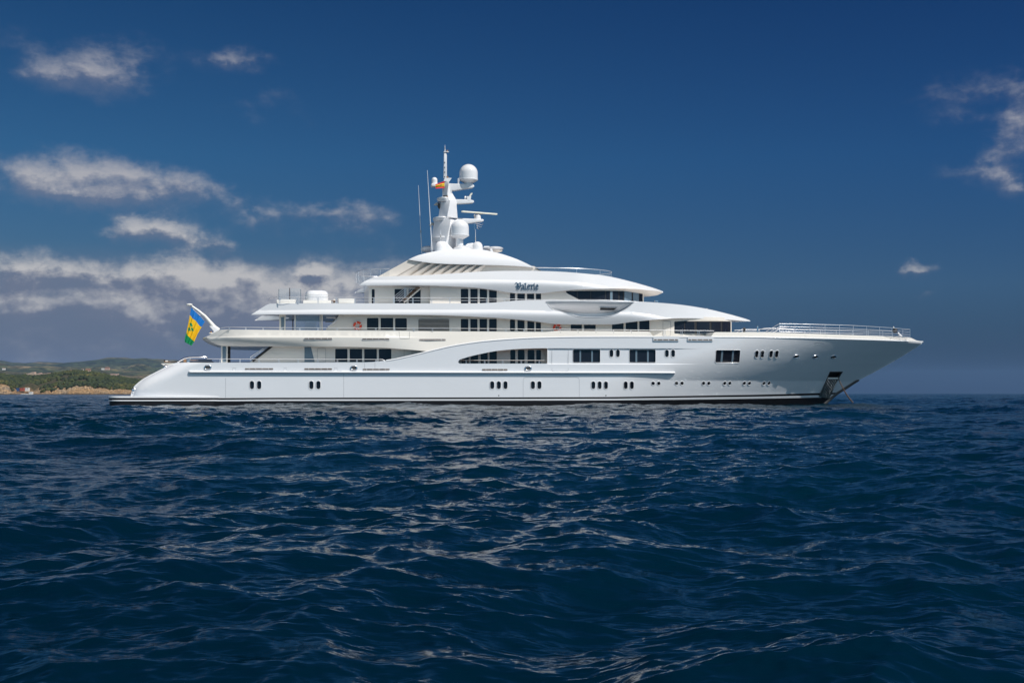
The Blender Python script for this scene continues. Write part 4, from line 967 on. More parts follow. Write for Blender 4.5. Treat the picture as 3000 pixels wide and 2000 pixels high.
MB().ell(pt(1452, 735, Yc + 1.5), .72, 1.1, .16, 24, 8).build('wing_underside', M['beige'], wg, smooth=60)
MB().prism([(1414,724),(1430,724),(1430,728),(1414,728)], Yc - 1, Yc + 1).prism([(1435,729),(1441,729),(1445,742),(1438,742)], Yc - .4, Yc).build('wing_strut', M['white'], wg, bevel=.02)
lump(1385, 733, 741, 55, 3.9, 1.3, 'hardtop_blister')

# ================================================================== DECK FITTINGS
def post(name, u0, u1, v0, v1, Y, d, m): 
    return MB().prism([(u0, v0), (u1, v0), (u1, v1), (u0, v1)], Y, Y + d, Yr=Y).build(name, m, yacht, bevel=.02)
post('deck_pillar', 647.5, 667, 1011, 1063, 1.5, .35, M['wall'])
pane('pillar_glass', M['glassb'], [(652,1015),(662,1014.5),(662,1060),(652,1060)], const(1.47), 0, None, .01)
post('deck_pillar', 667.5, 674.5, 1012, 1063, 2.2, .5, M['dark'])
post('deck_pillar', 818, 836.5, 918, 967, 1.7, .3, M['wall'])
pane('pillar_glass', M['glassb'], [(823.5,930),(832.5,928),(832.5,966),(823.5,966)], const(1.67), 0, None, .01)
post('deck_pillar', 856.5, 859.5, 935, 967, 9.5, .1, M['dark'])
post('deck_pillar', 941, 945.8, 920, 967, 1.75, .3, M['wall'])
post('deck_pillar', 1080, 1086, 834, 892, 2.6, .3, M['louvre'])
# glass wind screen on the aft upper deck
ws = MB().prism([(862.5,924),(866,924),(866,966),(862.5,966)], 1.9, 2.1).prism([(936.5,924),(939.5,924),(939.5,966),(936.5,966)], 1.9, 2.1).build('wind_screen', M['offwhite'], yacht)
pane('glass_panel', M['tinted'], [(866,925),(937,925),(937,966),(866,966)], const(2.0), 0, ws, .02)
pane('glass_panel', M['tinted'], [(893,944),(926,944),(926,966),(893,966)], const(5.0), 0, ws, .02)
# stair parts
def stair_rail(p0, p1, Y, name, gap=3.4, m='dark'):
    o = MB().tube([pt(*p0, Y), pt(*p1, Y)], .05, 6).build(name, M['steelw'], yacht, smooth=60)
    return o
sr = stair_rail((733, 1046), (772, 1020), 1.5, 'main_deck_stair_rail'); tubes('lower_bar', M['steelw'], [[pt(733,1057,1.5), pt(733,1046,1.5)], [pt(734,1052,1.5), pt(780,1019,1.5)], [pt(762,1032,1.5),pt(762,1026,1.5)]], .03, sr)
MB().prism([(738,1055),(790,1014),(801,1014),(742,1060)], 1.45, 1.58, Yr=1.5).build('stair_stringer', M['dark'], yacht)
sr = stair_rail((960, 957), (990, 935), 1.5, 'upper_deck_stair_rail'); tubes('lower_bar', M['steelw'], [[pt(956,963,1.5), pt(982,944,1.5), pt(982,930,1.5), pt(955,930,1.5)]], .04, sr)
MB().prism([(976,938),(990,926),(997,926),(997,934),(984,945),(976,945)], 1.62, 1.75, Yr=1.6).build('stair_end_panel', M['louvred'], yacht)
post('bench_back', 953, 983, 940.3, 943, 3.2, .5, M['offwhite'])
# stair with teak treads on the bridge deck
s5 = lambda x, y: (1000 + x / 5.2267, 700 + y / 5.2267)
stp = MB(); a = s5(960, 970); b = s5(1225, 745); P0, P1 = pt(*a, 2.0), pt(*b, 2.0); 
stp.tube([P0, P1], .075, 4); stp.tube([P0 + Vector((0, .9, 0)), P1 + Vector((0, .9, 0))], .075, 4)
st = stp.build('deck_stair', M['wall'], yacht)
for i in range(8):
    k = (i + .4) / 8; p = P0.lerp(P1, k) + Vector((-.22, .45, .10)); MB().box(p, (.42, .95, .06)).build('tread', M['brown'], st)
    MB().box(p + Vector((.16, 0, -.12)), (.05, .9, .2)).build('riser', M['brown'], st) if i % 1 == 0 else None
hl = []
for k in range(5):
    a = s5(800 + k * 22, 885 + k * 20); b = s5(985 + k * 34, 740 + k * 2); hl.append([pt(*a, 1.9), pt(*b, 1.9)])
hl += [[pt(*s5(x, 745), 1.9), pt(*s5(x, 890), 1.9)] for x in (966, 984)] + [[pt(*s5(x, 880), 1.9), pt(*s5(x, 972), 1.9)] for x in (795, 815)]
tubes('stair_handrail', M['steelw'], hl, .026, st)
# ensign staff
P_ = [pt(u, v, Yc) for u, v in ((562.5,897),(580,909),(600,925.5),(613,940),(628,958),(640,968))]
MB().tube(P_[:4], .10, 10, r2=.17).tube(P_[3:], .17, 10, r2=.27).build('ensign_staff', M['offwhite'], yacht, smooth=60)
es = bpy.data.objects['ensign_staff']
MB().prism([(613,955),(630,957),(643,966),(638,974),(620,977),(627,972)], Yc - .3, Yc + .3).build('staff_foot', M['white'], es, bevel=.05)
MB().ell(pt(555, 892.6, Yc), .32, .3, .13, 20, 10).build('staff_cap', M['offwhite'], es, smooth=60)
MB().tube([pt(564, 904, Yc - .05), pt(588, 925, Yc - .1), pt(598, 940, Yc - .05), pt(600.5, 943, Yc)], .012, 4).build('halyard', M['steelw'], es)
MB().tube([pt(618, 977, Yc - .6), pt(618, 970, Yc - .6)], .09, 10).build('stern_lamp', M['brown'], yacht, smooth=50)
MB().ell(pt(618, 976, Yc - .6), .22, .2, .06, 14, 6).build('stern_lamp_base', M['offwhite'], yacht, smooth=50)
# stern: bent chrome rail, passerelle end, cleats
tubes('quarter_handrail', M['steel'], [[pt(u, v, 1.4) for u, v in ((519,1061),(528,1056),(540,1049.5),(555,1046.2),(575,1045.4),(606,1045.4),(607,1050))]], .09)
mb = MB(); mb.prism([(471.5,1064.5),(515,1063.6),(515,1070),(482,1073.5)], 10.2, 11.2, Yr=10.5); mb.build('far_quarter_bulwark', M['cream'], yacht, bevel=.04)
pa = MB().prism([(481,1055.5),(510,1058),(510,1060.5),(481,1060)], 8.6, 9.4, Yr=9).build('passerelle', M['offwhite'], yacht, bevel=.03)
MB().prism([(481,1054),(485,1054),(486,1061),(482,1061)], 8.5, 9.5, Yr=9).prism([(493,1056.5),(495,1056.5),(495,1061),(493,1061)], 8.5, 8.6, Yr=8.6).build('passerelle_end', M['dark'], pa)
MB().tube([pt(481, 1060.2, 8.4), pt(530, 1060.2, 8.4)], .05, 6).build('passerelle_rail', M['brown'], pa)
for (u, v, w_, h_, m_) in ((541,1056.5,8,9,'brown'),(551,1057,9,8,'steel'),(556,1052,5,5,'steel'),(572,1055,30,2.4,'brown'),(600,1055,40,3.4,'dark'),(590,1060,70,2.6,'dark')):
    MB().prism([(u-w_/2,v-h_/2),(u+w_/2,v-h_/2),(u+w_/2,v+h_/2),(u-w_/2,v+h_/2)], 3.0, 3.8, Yr=3).build('aft_deck_fitting', M[m_], yacht, bevel=.04)
# foredeck fittings
for (u0, u1, v0, name, m_) in ((2217,2222,956,'bollard','steel'),(2177,2184,961,'cleat','louvred')):
    a = pt((u0+u1)/2, 974, 1.6 if u0 < 2200 else 2.2); b = pt((u0+u1)/2, v0, a.y); b.x = a.x
    MB().tube([a, b], (u1-u0)/2 * .034, 12).ell(b, (u1-u0)/2*.034, (u1-u0)/2*.034, .06, 12, 6).build(name, M[m_], yacht, smooth=50)
tubes('deck_hand_line', M['steelw'], [[pt(u, v, 4.0) for u, v in ((2151,967.5),(2160,966.5),(2200,967),(2226,967.2))], [pt(u, v, 4.2) for u, v in ((2229,964.5),(2238,962),(2252,961),(2275,961.4),(2300,962.5),(2329,965))]], .035)
cl = MB(); 
for u in (2178.5, 2182.5): cl.tube([pt(u, 968, 1.4), pt(u, 961.5, 1.4)], .025, 5)
cl.tube([pt(2176, 961.5, 1.4), pt(2185, 961.5, 1.4)], .035, 6); cl.build('deck_cleat', M['dark'], yacht)
MB().prism([(1919.5,884),(1919.5,880.2),(1928.5,880.2),(1928.5,887),(1926.5,887),(1926.5,882.4),(1921.5,882.4),(1921.5,884)], 2.2, 2.5, Yr=2.2).build('deck_bitt', M['steel'], yacht)
MB().tube([pt(2071, 906, Yc), pt(2071, 903, Yc)], .05, 6).build('roof_light', M['offwhite'], yacht)
# bow searchlight
bs = MB().tube([pt(2642, 986, 5.6), pt(2636, 981, 5.7), pt(2631, 974, 5.8)], .13, 10, r2=.07).build('bow_searchlight', M['white'], yacht, smooth=60)
MB().ell(pt(2622, 968, 5.9), .29, .29, .26, 20, 12).build('black_hood', M['dark'], bs, smooth=60)
MB().tube([pt(2619, 961, 5.9), pt(2617, 956, 5.9)], .07, 8, r2=.04).build('hood_tip', M['offwhite'], bs, smooth=60)

# ---- lettering
def lq(p): return (1480 + p[0] / 16.8, 810 + p[1] / 16.8)
ST = [ # blackletter strokes: (points), half width in zoomed pixels
 [(490,362),(520,322),(552,300),(600,345),(592,400),(583,470),(588,540),(596,600)], [(520,480),(552,505),(592,500)], [(552,622),(600,600),(640,622),(690,585),(735,515),(757,440),(748,350),(738,300),(700,325),(650,362),(605,350)], [(640,440),(700,428)], [(640,500),(705,486)], [(625,350),(640,440),(642,560)],
 [(805,440),(850,405),(900,425),(905,470),(905,580),(942,628)], [(895,500),(850,520),(800,565),(792,608),(825,632),(870,598),(895,575)],
 [(950,352),(985,338),(1030,325)], [(998,345),(992,450),(990,585),(1020,625),(1062,600)],
 [(1205,478),(1195,425),(1165,398),(1122,440),(1112,500),(1112,590),(1148,632),(1212,580)], [(1120,520),(1165,508),(1205,476)],
 [(1240,420),(1272,402),(1300,440),(1300,590),(1335,630)], [(1262,628),(1300,606),(1338,628)], [(1300,455),(1345,410),(1372,445)],
 [(1385,415),(1425,400),(1430,460),(1428,590),(1440,640),(1472,612)], [(1408,385),(1438,338)],
 [(1615,478),(1605,428),(1575,398),(1530,442),(1520,500),(1520,592),(1558,640),(1618,585)], [(1528,522),(1575,510),(1615,478)]]
def letters(name, strokes, yf, hw, m, zf, off=-.03, dep=.035):
    mb = MB(); s = mpp(1545) / 16.8
    for k, st_ in enumerate(strokes):
        P = [Vector(on(*zf(p), yf)) for p in st_]
        for a, b in zip(P[:-1], P[1:]):
            d = (b - a); d2 = Vector((d.x, 0, d.z)).normalized(); 
            n = Vector((-d2.z, 0, d2.x)); wv = hw * s * (.62 + .55 * abs(d2.z))   # broad-nib look
            e = d2 * wv * .55; o1 = Vector((0, off - .0006 * k, 0)); o2 = Vector((0, dep, 0))
            q = [a - e - n * wv, b + e - n * wv, b + e + n * wv, a - e + n * wv]
            vs = [p + o1 for p in q] + [p + o1 + o2 for p in q]
            mb.add(vs, [(0,1,2,3),(7,6,5,4),(0,4,5,1),(1,5,6,2),(2,6,7,3),(3,7,4,0)])
    return mb.build(name, m, yacht)
letters('name_lettering', ST, FY, 19, M['letter'], lq)
fc = bpy.data.curves.new('maker_lettering', 'FONT'); fc.body = 'LÜRSSEN'; fc.size = 1.0; fc.extrude = .01; fc.space_character = 1.35
fo = bpy.data.objects.new('tmp_text', fc); COL.objects.link(fo)
dg = bpy.context.evaluated_depsgraph_get(); me = bpy.data.meshes.new_from_object(fo.evaluated_get(dg)); bpy.data.objects.remove(fo)
xs_ = [v.co.x for v in me.vertices]; wid = max(xs_) - min(xs_); a, b = pt(787, 1039, 1.58), pt(821, 1039, 1.58); sc_ = (b.x - a.x) / wid
for v in me.vertices: v.co = Vector((a.x + (v.co.x - min(xs_)) * sc_, 1.585 - v.co.z, a.z + v.co.y * sc_ * 1.0))
me.materials.clear(); me.materials.append(M['offwhite']); o = bpy.data.objects.new('maker_lettering', me); COL.objects.link(o); o.parent = yacht

# ================================================================== THINGS ON BOARD (their own top-level objects)
def local_thing(o, base):
    """put a mesh built in yacht coordinates on its own origin in the world"""
    base = Vector(base)
    o.data.transform(Matrix.Translation(-base)); o.location = to_world(base); o.rotation_euler = (0, 0, TH); return o
def local_empty(name, base):
    e = bpy.data.objects.new(name, None); COL.objects.link(e); e.location = to_world(base); e.rotation_euler = (0, 0, TH); e.empty_display_size = .5; return e
def child(o, e, base): o.data.transform(Matrix.Translation(-Vector(base))); o.parent = e; return o
# ensign
def flag(name, left, right, cols, nS, nT, Y, amp, colf, lab, cat, mats, fold=5):
    """left/right: photo edges running along the fly at hoist ends s=0 / s=1"""
    Lp = np.array(left, float); Rp = np.array(right, float)
    def along(A, t):
        d = np.r_[0, np.cumsum(np.hypot(*np.diff(A, axis=0).T))]; d /= d[-1]
        return np.array([np.interp(t, d, A[:, 0]), np.interp(t, d, A[:, 1])])
    vs = []; uv = []
    for i in range(nT + 1):
        t = i / nT; a = along(Lp, t); b = along(Rp, t)
        for j in range(nS + 1):
            s = j / nS; p = a + (b - a) * s
            yy = Y + amp * t ** .6 * (math.sin(s * math.pi * fold + t * 1.5) + .5 * math.sin(s * math.pi * fold * 2.3 + 1 + 3 * t))
            vs.append(pt(p[0], p[1], yy)); uv.append(p)
    fs = [(i*(nS+1)+j, i*(nS+1)+j+1, (i+1)*(nS+1)+j+1, (i+1)*(nS+1)+j) for i in range(nT) for j in range(nS)]
    o = mesh_obj(name, vs, fs, mats, None, True)
    mi = []
    for f in fs:
        c = sum(uv[k] for k in f) / 4; i = f[0] // (nS + 1); j = f[0] % (nS + 1); mi.append(colf((i + .5) / nT, (j + .5) / nS, c))
    o.data.polygons.foreach_set('material_index', mi)
    local_thing(o, vs[0]); setp(o, lab, cat); return o
z6 = lambda x, y: (540 + x / 9.8, 870 + y / 9.8)
dia = [[z6(*p) for p in q] for q in ([(145,748),(218,748),(242,850),(178,848)], [(115,872),(160,872),(185,975),(103,970)], [(183,875),(240,878),(276,975),(210,977)])]
def scol(t, s, c):
    for q in dia:
        if inside(np.array([c[0]]), np.array([c[1]]), q)[0]: return 2
    x, y = (c[0] - 540) * 9.8, (c[1] - 870) * 9.8
    # seams between the bands, read along the cloth
    yb = np.interp(x, [160, 490], [520, 865]) + 12 * math.sin(x / 30); yg = np.interp(x, [60, 75, 285], [960, 1085, 1278])
    if y < yb: return 0
    if y > yg: return 2
    return 1
flag('ensign', [z6(200,300), z6(160,520), z6(70,965), z6(10,1200), z6(12,1290)], [z6(590,702), z6(490,870), z6(380,1060), z6(285,1280), z6(205,1395)], None, 70, 110, Yc - .1, .09, scol,
     'blue, yellow and green flag with three green diamonds hanging from the slanted stern staff', 'flag', [M['fblue'], M['fgold'], M['fgreen']], 5)
def spc(t, s, c):
    k = s
    if .28 < t < .55 and .38 < k < .60: return 2
    return 1 if .27 < k < .73 else 0
flag('courtesy_flag', tq([(797,682),(730,706),(655,735)]), tq([(797,790),(730,792),(662,800)]), None, 24, 24, Yc - 1.0, .05, spc,
     'small red and yellow striped flag flying beside the mast', 'flag', [M['fred'], M['fyel'], M['fgold']], 3)
fcp = bpy.data.objects['courtesy_flag']; fcp.data.materials[2] = mat('flag_emblem', (.35, .16, .05), .7)
# life rings
def life_ring(u, v, r_px, Y, lab):
    s = mpp(u, Y); c = pt(u, v, Y); e = local_empty('life_ring', c); Rm = r_px * s * .76; rm = r_px * s * .25
    mb = MB(); bd_ = MB(); n = 48; k = 10
    for i in range(n):
        a0, a1 = 2*math.pi*i/n, 2*math.pi*(i+1)/n
        tgt = bd_ if (i + 2) % 12 < 2 else mb
        vs = []
        for a in (a0, a1):
            for j in range(k):
                b = 2*math.pi*j/k; q = Rm + rm * math.cos(b); vs.append(Vector((q * math.cos(a + .52), rm * .7 * math.sin(b), q * math.sin(a + .52))))
        tgt.add(vs, [(j, (j+1) % k, k + (j+1) % k, k + j) for j in range(k)])
    o = mb.build('ring', M['orange'], e, smooth=60); bd_.build('bands', M['offwhite'], e, smooth=60)
    setp(e, lab, 'life ring', 'life rings on the deckhouse wall'); return e
life_ring(1047.5, 953.5, 12.6, 1.44, 'orange life ring in full view on the upper deck wall, aft of three square windows')
lr = life_ring(1632.5, 960, 12.2, 1.44, 'orange life ring half hidden behind the rail, under the bowl-shaped recess amidships')
MB().tube([Vector((-.07, 0, .12)), Vector((-.07, 0, -.3))], .025, 5).tube([Vector((.07, 0, .12)), Vector((.07, 0, -.3))], .025, 5).build('strap', M['dark'], lr)
# bridge-deck furniture
def cushion_set(name, base, boxes, lab, cat, bev=.06):
    e = local_empty(name, base)
    for nm, c, d, m_ in boxes: MB().box(Vector(c), d).build(nm, M[m_], e, bevel=bev, seg=3, smooth=50)
    return setp(e, lab, cat)
zdk = pt(900, 888.6, 2.5).z
B0 = pt(838, 888.6, 2.2); wd = pt(866, 880, 2.2).x - pt(809.5, 880, 2.2).x
cushion_set('sun_pad', B0, [('base', (0, .9, .07), (wd * .96, 1.8, .14), 'offwhite'), ('mattress', (0, .9, .24), (wd, 1.8, .20), 'cushion'), ('bolster', (.2, .2, .32), (wd * .8, .3, .16), 'cushion')], 'cream sun pad on the open deck behind the curved aft rail', 'sun pad')
B1 = pt(1015.5, 888.6, 2.2); w2 = pt(1040, 880, 2.2).x - pt(991, 880, 2.2).x
cushion_set('deck_bench', B1, [('base', (0, .5, .20), (w2 * .97, 1.0, .36), 'offwhite'), ('seat_cushion', (0, .5, .42), (w2, 1.0, .10), 'cushion')], 'low white bench on the open deck ahead of the padded dome', 'bench')
e = local_empty('side_table', pt(979, 888.6, 3.0)); t_ = MB().lathe((0, 0, 0), [(.10, .1), (.08, .2), (.36, .24), (.38, .30), (.0015, .31)], 20).build('table_top', M['brown'], e, smooth=40); MB().lathe((0, 0, 0), [(.2, 0), (.2, .05), (.05, .1)], 16).build('foot', M['offwhite'], e)
MB().lathe((0, 0, .30), [(.14, 0), (.12, .08), (.002, .13)], 14).build('cover', M['offwhite'], e, smooth=40)
setp(e, 'small round copper-topped table between the padded dome and the white bench', 'table')
# padded dome cover
db = pt(929, 888.6, 2.4); e = local_empty('padded_dome', db); s = mpp(929, 2.4)
wd_ = 34.5 * s; mb = MB(); n = 56; secs = []
def sup(a, p): return math.copysign(abs(math.cos(a)) ** p, math.cos(a)), math.copysign(abs(math.sin(a)) ** p, math.sin(a))
zs_ = [(-.02, 1.0), (.25, 1.0), (.5, .99), (.72, .955), (.85, .88), (.93, .78), (.975, .62), (1.0, .35)]
vs = []
for h_, k_ in zs_:
    for j in range(n):
        cx, cy = sup(2*math.pi*j/n, .55); vs.append(Vector((cx * wd_ * k_, 1.5 + cy * 1.45 * k_, .30 + h_ * 32 * s)))
m_ = len(zs_)
mb.add(vs, [(i*n+j, i*n+(j+1) % n, (i+1)*n+(j+1) % n, (i+1)*n+j) for i in range(m_-1) for j in range(n)] + [tuple((m_-1)*n+j for j in range(n))])
mb.build('padded_cover', M['white'], e, smooth=60)
for z_ in (.45, .75, 1.0): 
    MB().tube([Vector((sup(2*math.pi*j/40, .55)[0] * wd_ * 1.002, 1.5 + sup(2*math.pi*j/40, .55)[1] * 1.453, z_ * .8 + .1)) for j in range(41)], .012, 4).build('quilting_seam', M['offwhite'], e)
MB().box((0, 1.5, .16), (wd_ * 2.35, 3.1, .32)).build('plinth', M['offwhite'], e, bevel=.05)
setp(e, 'tall white padded dome cover standing on the open aft deck', 'padded cover')
# tall glass wind break with a dark pole
g0 = pt(848, 888.6, 3.4); e = local_empty('glass_windbreak', g0)
pl_ = [(816, 848, -1.2), (848, 844, 0), (880, 846, 1.2)]
for i in range(2):
    a, b = pt(817 + 32 * i, 844.5, 3.4) - g0, pt(848 + 32 * i, 844.5, 3.4) - g0
    MB().box(((a.x + b.x) / 2, 0, a.z / 2), (b.x - a.x - .05, .02, a.z)).build('glass_panel', M['clear'], e)
MB().tube([Vector((0.03, 0, 0)), Vector((.03, 0, pt(848, 843.5, 3.4).z - g0.z))], .04, 8).build('dark_pole', M['dark'], e)
for u in (817, 881): MB().tube([Vector((pt(u, 850, 3.4).x - g0.x, 0, 0)), Vector((pt(u, 850, 3.4).x - g0.x, 0, pt(u, 847, 3.4).z - g0.z))], .03, 6).build('clear_post', M['glassb'], e)
setp(e, 'tall clear glass windbreak with a thin dark pole on the aft open deck', 'windbreak')

# ================================================================== SEA
def fft_patch(N, L, wind_dir, Vw, lmin, lmax, rms, seed, spread=2.0):
    """one periodic patch of wind sea: heights and sideways (choppy) shifts"""
    g = np.random.default_rng(seed)
    k1 = np.fft.fftfreq(N, L / N) * 2 * np.pi; KX, KY = np.meshgrid(k1, k1); K = np.hypot(KX, KY); K[0, 0] = 1e-6
    Lw = Vw ** 2 / 9.81
    cosf = (KX * math.cos(wind_dir) + KY * math.sin(wind_dir)) / K
    P = np.exp(-1 / (K * Lw) ** 2) / K ** 4 * (np.abs(cosf) ** spread + .06)
    lam = 2 * np.pi / K
    P *= (1 / (1 + (lmin / lam) ** 8)) * (1 / (1 + (lam / lmax) ** 8)); P[0, 0] = 0
    H = (g.normal(size=(N, N)) + 1j * g.normal(size=(N, N))) * np.sqrt(P)
    h = np.fft.ifft2(H).real; s = rms / h.std()
    dx = np.fft.ifft2(1j * KX / K * H).real * s; dy = np.fft.ifft2(1j * KY / K * H).real * s
    return h * s, dx, dy
def samp(A, x, y, L):
    N = A.shape[0]; fx = (x / L * N) % N; fy = (y / L * N) % N
    i = np.floor(fx).astype(np.int64) % N; j = np.floor(fy).astype(np.int64) % N; a = (fx - np.floor(fx)); b = (fy - np.floor(fy))
    i1 = (i + 1) % N; j1 = (j + 1) % N
    return (A[j, i] * (1 - a) + A[j, i1] * a) * (1 - b) + (A[j1, i] * (1 - a) + A[j1, i1] * a) * b
WD = R(-72)
PA = fft_patch(1024, 173.0, WD, 5.6, 3.0, 60, .112, 3)
PB = fft_patch(1024, 31.7, WD + .5, 4.0, .40, 4.2, .052, 4, 1.2)
PC = fft_patch(512, 7.3, WD - .35, 3.0, .07, .8, .0115, 5, .8)
rows = [-400, -200, -100, -60, -40, -28, -20, -14, -10, -7, -4.5, -2.5, -1, 0, .7, 1.3, 1.9]
y = 2.4
while y < 14000:
    rows.append(y); y += max(.022, (.0042 if y < 260 else .007 if y < 1500 else .03) * y)
ry = np.array(rows); NC = 820; NS = 90
c = np.linspace(-1, 1, NC); s = np.linspace(0, 1, NS + 1)[1:]
hw = .42 * np.maximum(np.abs(ry), 2.4) + 1.2
sp = (hw[:, None] * 1.5 * s + (60 + 1.1 * np.abs(ry))[:, None] * s ** 3)
GX = np.concatenate([-(hw[:, None] + sp[:, ::-1]), hw[:, None] * c[None, :], hw[:, None] + sp], 1)
GY_ = np.repeat(ry[:, None], GX.shape[1], 1)
d_ = np.hypot(GX, GY_)
fa = 1 / (1 + (d_ / 2500) ** 2); fb2 = 1 / (1 + (d_ / 420) ** 3); fc2 = 1 / (1 + (d_ / 60) ** 4)
calm = 1.0
Z = np.zeros_like(GX); DX = np.zeros_like(GX); DY = np.zeros_like(GX)
gust = .75 + .5 * samp(PA[0], GX * .31 + 20, GY_ * .31 + 9, 173.0) / .125 * .5 + .1
gust = np.clip(gust, .45, 1.5)
for (P_, L_, f_, ch) in ((PA, 173.0, fa, 1.1), (PB, 31.7, fb2 * gust, .8), (PC, 7.3, fc2 * gust, .8)):
    Z += samp(P_[0], GX, GY_, L_) * f_; DX += samp(P_[1], GX, GY_, L_) * f_ * ch; DY += samp(P_[2], GX, GY_, L_) * f_ * ch
n_r, n_c = GX.shape
co = np.stack([GX + DX, GY_ + DY, Z], -1).reshape(-1, 3)
idx = np.arange(n_r * n_c).reshape(n_r, n_c)
q = np.stack([idx[:-1, :-1], idx[:-1, 1:], idx[1:, 1:], idx[1:, :-1]], -1).reshape(-1, 4)
me = bpy.data.meshes.new('sea'); me.vertices.add(len(co)); me.vertices.foreach_set('co', co.ravel().astype(np.float32))
me.loops.add(q.size); me.loops.foreach_set('vertex_index', q.ravel().astype(np.int32))
me.polygons.add(len(q)); me.polygons.foreach_set('loop_start', np.arange(0, q.size, 4, dtype=np.int32)); me.polygons.foreach_set('loop_total', np.full(len(q), 4, np.int32))
me.polygons.foreach_set('use_smooth', np.ones(len(q), bool)); me.update(calc_edges=True)
sea = bpy.data.objects.new('sea', me); COL.objects.link(sea); setp(sea, kind='structure')
m = bpy.data.materials.new('sea_water'); m.use_nodes = True; t = NT(m.node_tree); b = m.node_tree.nodes['Principled BSDF']
tc = t.new('ShaderNodeTexCoord'); ob = tc.outputs['Object']
b.inputs['IOR'].default_value = 1.333; b.inputs['Roughness'].default_value = .10; b.inputs['Specular IOR Level'].default_value = .36
big = t.noise(t.vm('MULTIPLY', ob, (.02, .04, .0)), 1.0, 3)
t.put(b.inputs['Base Color'], t.ramp(big, [(.35, (.0002, .0085, .0190)), (.65, (.0003, .0160, .0290))]))
# fine ripples as slopes added to the surface normal, drawn out across the wind
gn = t.new('ShaderNodeNewGeometry'); acc = gn.outputs['Normal']
for ang, sc_, nsc, det, dist_, amp in ((8, (.15, .75, 1), .9, 3, .4, (.24, .42, 0)), (12, (.45, 2.2, 1), .9, 4, .4, (.34, .74, 0)), (-14, (.8, 4.0, 1), 2.0, 5, .3, (.34, .80, 0)), (4, (1.6, 8.0, 1), 3.4, 4, .2, (.30, .85, 0))):
    rv = t.new('ShaderNodeVectorRotate', rotation_type='Z_AXIS'); t.put(rv.inputs['Vector'], ob); rv.inputs['Angle'].default_value = R(ang)
    n_ = t.new('ShaderNodeTexNoise'); t.put(n_.inputs['Vector'], t.vm('MULTIPLY', rv.outputs[0], sc_)); n_.inputs['Scale'].default_value = nsc; n_.inputs['Detail'].default_value = det; n_.inputs['Roughness'].default_value = .62; n_.inputs['Distortion'].default_value = dist_
    acc = t.vm('ADD', acc, t.vm('MULTIPLY', t.vm('SUBTRACT', n_.outputs['Color'], (.5, .5, .5)), amp))
t.put(b.inputs['Normal'], t.vm('NORMALIZE', acc))
b.inputs['Specular Tint'].default_value = (.78, .92, 1, 1)
me.materials.append(m)

# ================================================================== LAND
def wx(u, y): return (u - 1500) / F * y
def wz(v, y): return CAMH + (HV - v) / F * y
def vnoise(x, y, seed, oct=5, per=64):
    out = np.zeros(np.shape(x)); amp = 1; tot = 0
    g = np.random.default_rng(seed)
    for o in range(oct):
        A = g.normal(size=(256, 256)); f = 2 ** o / per
        fx = x * f + 31.7 * o; fy = y * f + 17.3 * o; i = np.floor(fx).astype(int); j = np.floor(fy).astype(int)
        a = fx - i; c_ = fy - j; a = a*a*(3-2*a); c_ = c_*c_*(3-2*c_); i %= 256; j %= 256; i1 = (i+1) % 256; j1 = (j+1) % 256
        out += amp * ((A[j, i]*(1-a)+A[j, i1]*a)*(1-c_)+(A[j1, i]*(1-a)+A[j1, i1]*a)*c_); tot += amp; amp *= .5
    return out / tot
def grid_obj(name, X, Y, Zg, m, smooth=True):
    nr, nc = X.shape; co = np.stack([X, Y, Zg], -1).reshape(-1, 3); idx = np.arange(nr * nc).reshape(nr, nc)
    q = np.stack([idx[:-1, :-1], idx[:-1, 1:], idx[1:, 1:], idx[1:, :-1]], -1).reshape(-1, 4)
    return mesh_obj(name, co.tolist(), q.tolist(), m, None, smooth)
# headland: rocky front, wooded back
YH = 1500.0
Ru = [(-400,1128),(-100,1124),(0,1125),(18,1124.5),(40,1131),(47,1143),(52,1152),(92,1153),(100,1148),(120,1141),(145,1134),(165,1129),(190,1123.5),(205,1128),(222,1126),(240,1123.5),(258,1126),(272,1128),(290,1124),(303,1129),(320,1134),(345,1138),(370,1141),(385,1143),(430,1148),(520,1152),(620,1158),(1500,1160)]
Gu = [(-400,1105),(-100,1090),(0,1095),(50,1098),(100,1100),(130,1097),(150,1094),(175,1090),(200,1087),(225,1085),(250,1086),(280,1090),(310,1095),(340,1100),(370,1105),(400,1110),(430,1115),(500,1128),(600,1145),(700,1158),(1500,1162)]
Rv = lambda u: np.interp(u, *np.array(Ru, float).T); Gv = lambda u: np.interp(u, *np.array(Gu, float).T)
def head_z(x, y):
    u = 1500 + F * x / np.maximum(y, 1)
    hr_ = wz(Rv(u), YH + 15) ; hg = wz(Gv(u) + 6.5, YH + 210)
    t1 = np.clip((y - YH + 6 * vnoise(x, y * 0, 5, 3, 25)) / 22, 0, 1.0)
    n = vnoise(x * 1.6, y, 8, 5, 18)
    gul = np.abs(vnoise(x * 1.0, y * .25, 61, 5, 11)); rock = hr_ * t1 ** .5 + (n * 4.2 - 11.0 * (.35 - gul).clip(0, 1) ) * np.minimum(1, t1 * 3) * (1 - .6 * t1)
    t2 = np.clip((y - YH - 22) / 190, 0, 1); t3 = np.clip((y - YH - 230) / 240, 0, 1)
    h = rock * (1 - t2) + np.maximum(hg, hr_) * t2
    h = np.where(y > YH + 20, hr_ + (hg - hr_) * (1 - (1 - t2) ** 1.6) + n * 1.2, rock)
    return h * (1 - t3 ** 2 * .9) - .5 * (t1 <= 0) - .3
xg = np.linspace(wx(-330, YH), wx(800, YH), 520); yg = np.concatenate([np.linspace(YH - 8, YH + 34, 60), np.linspace(YH + 38, YH + 470, 70)])
XX, YY = np.meshgrid(xg, yg)
ZZ = head_z(XX, YY)
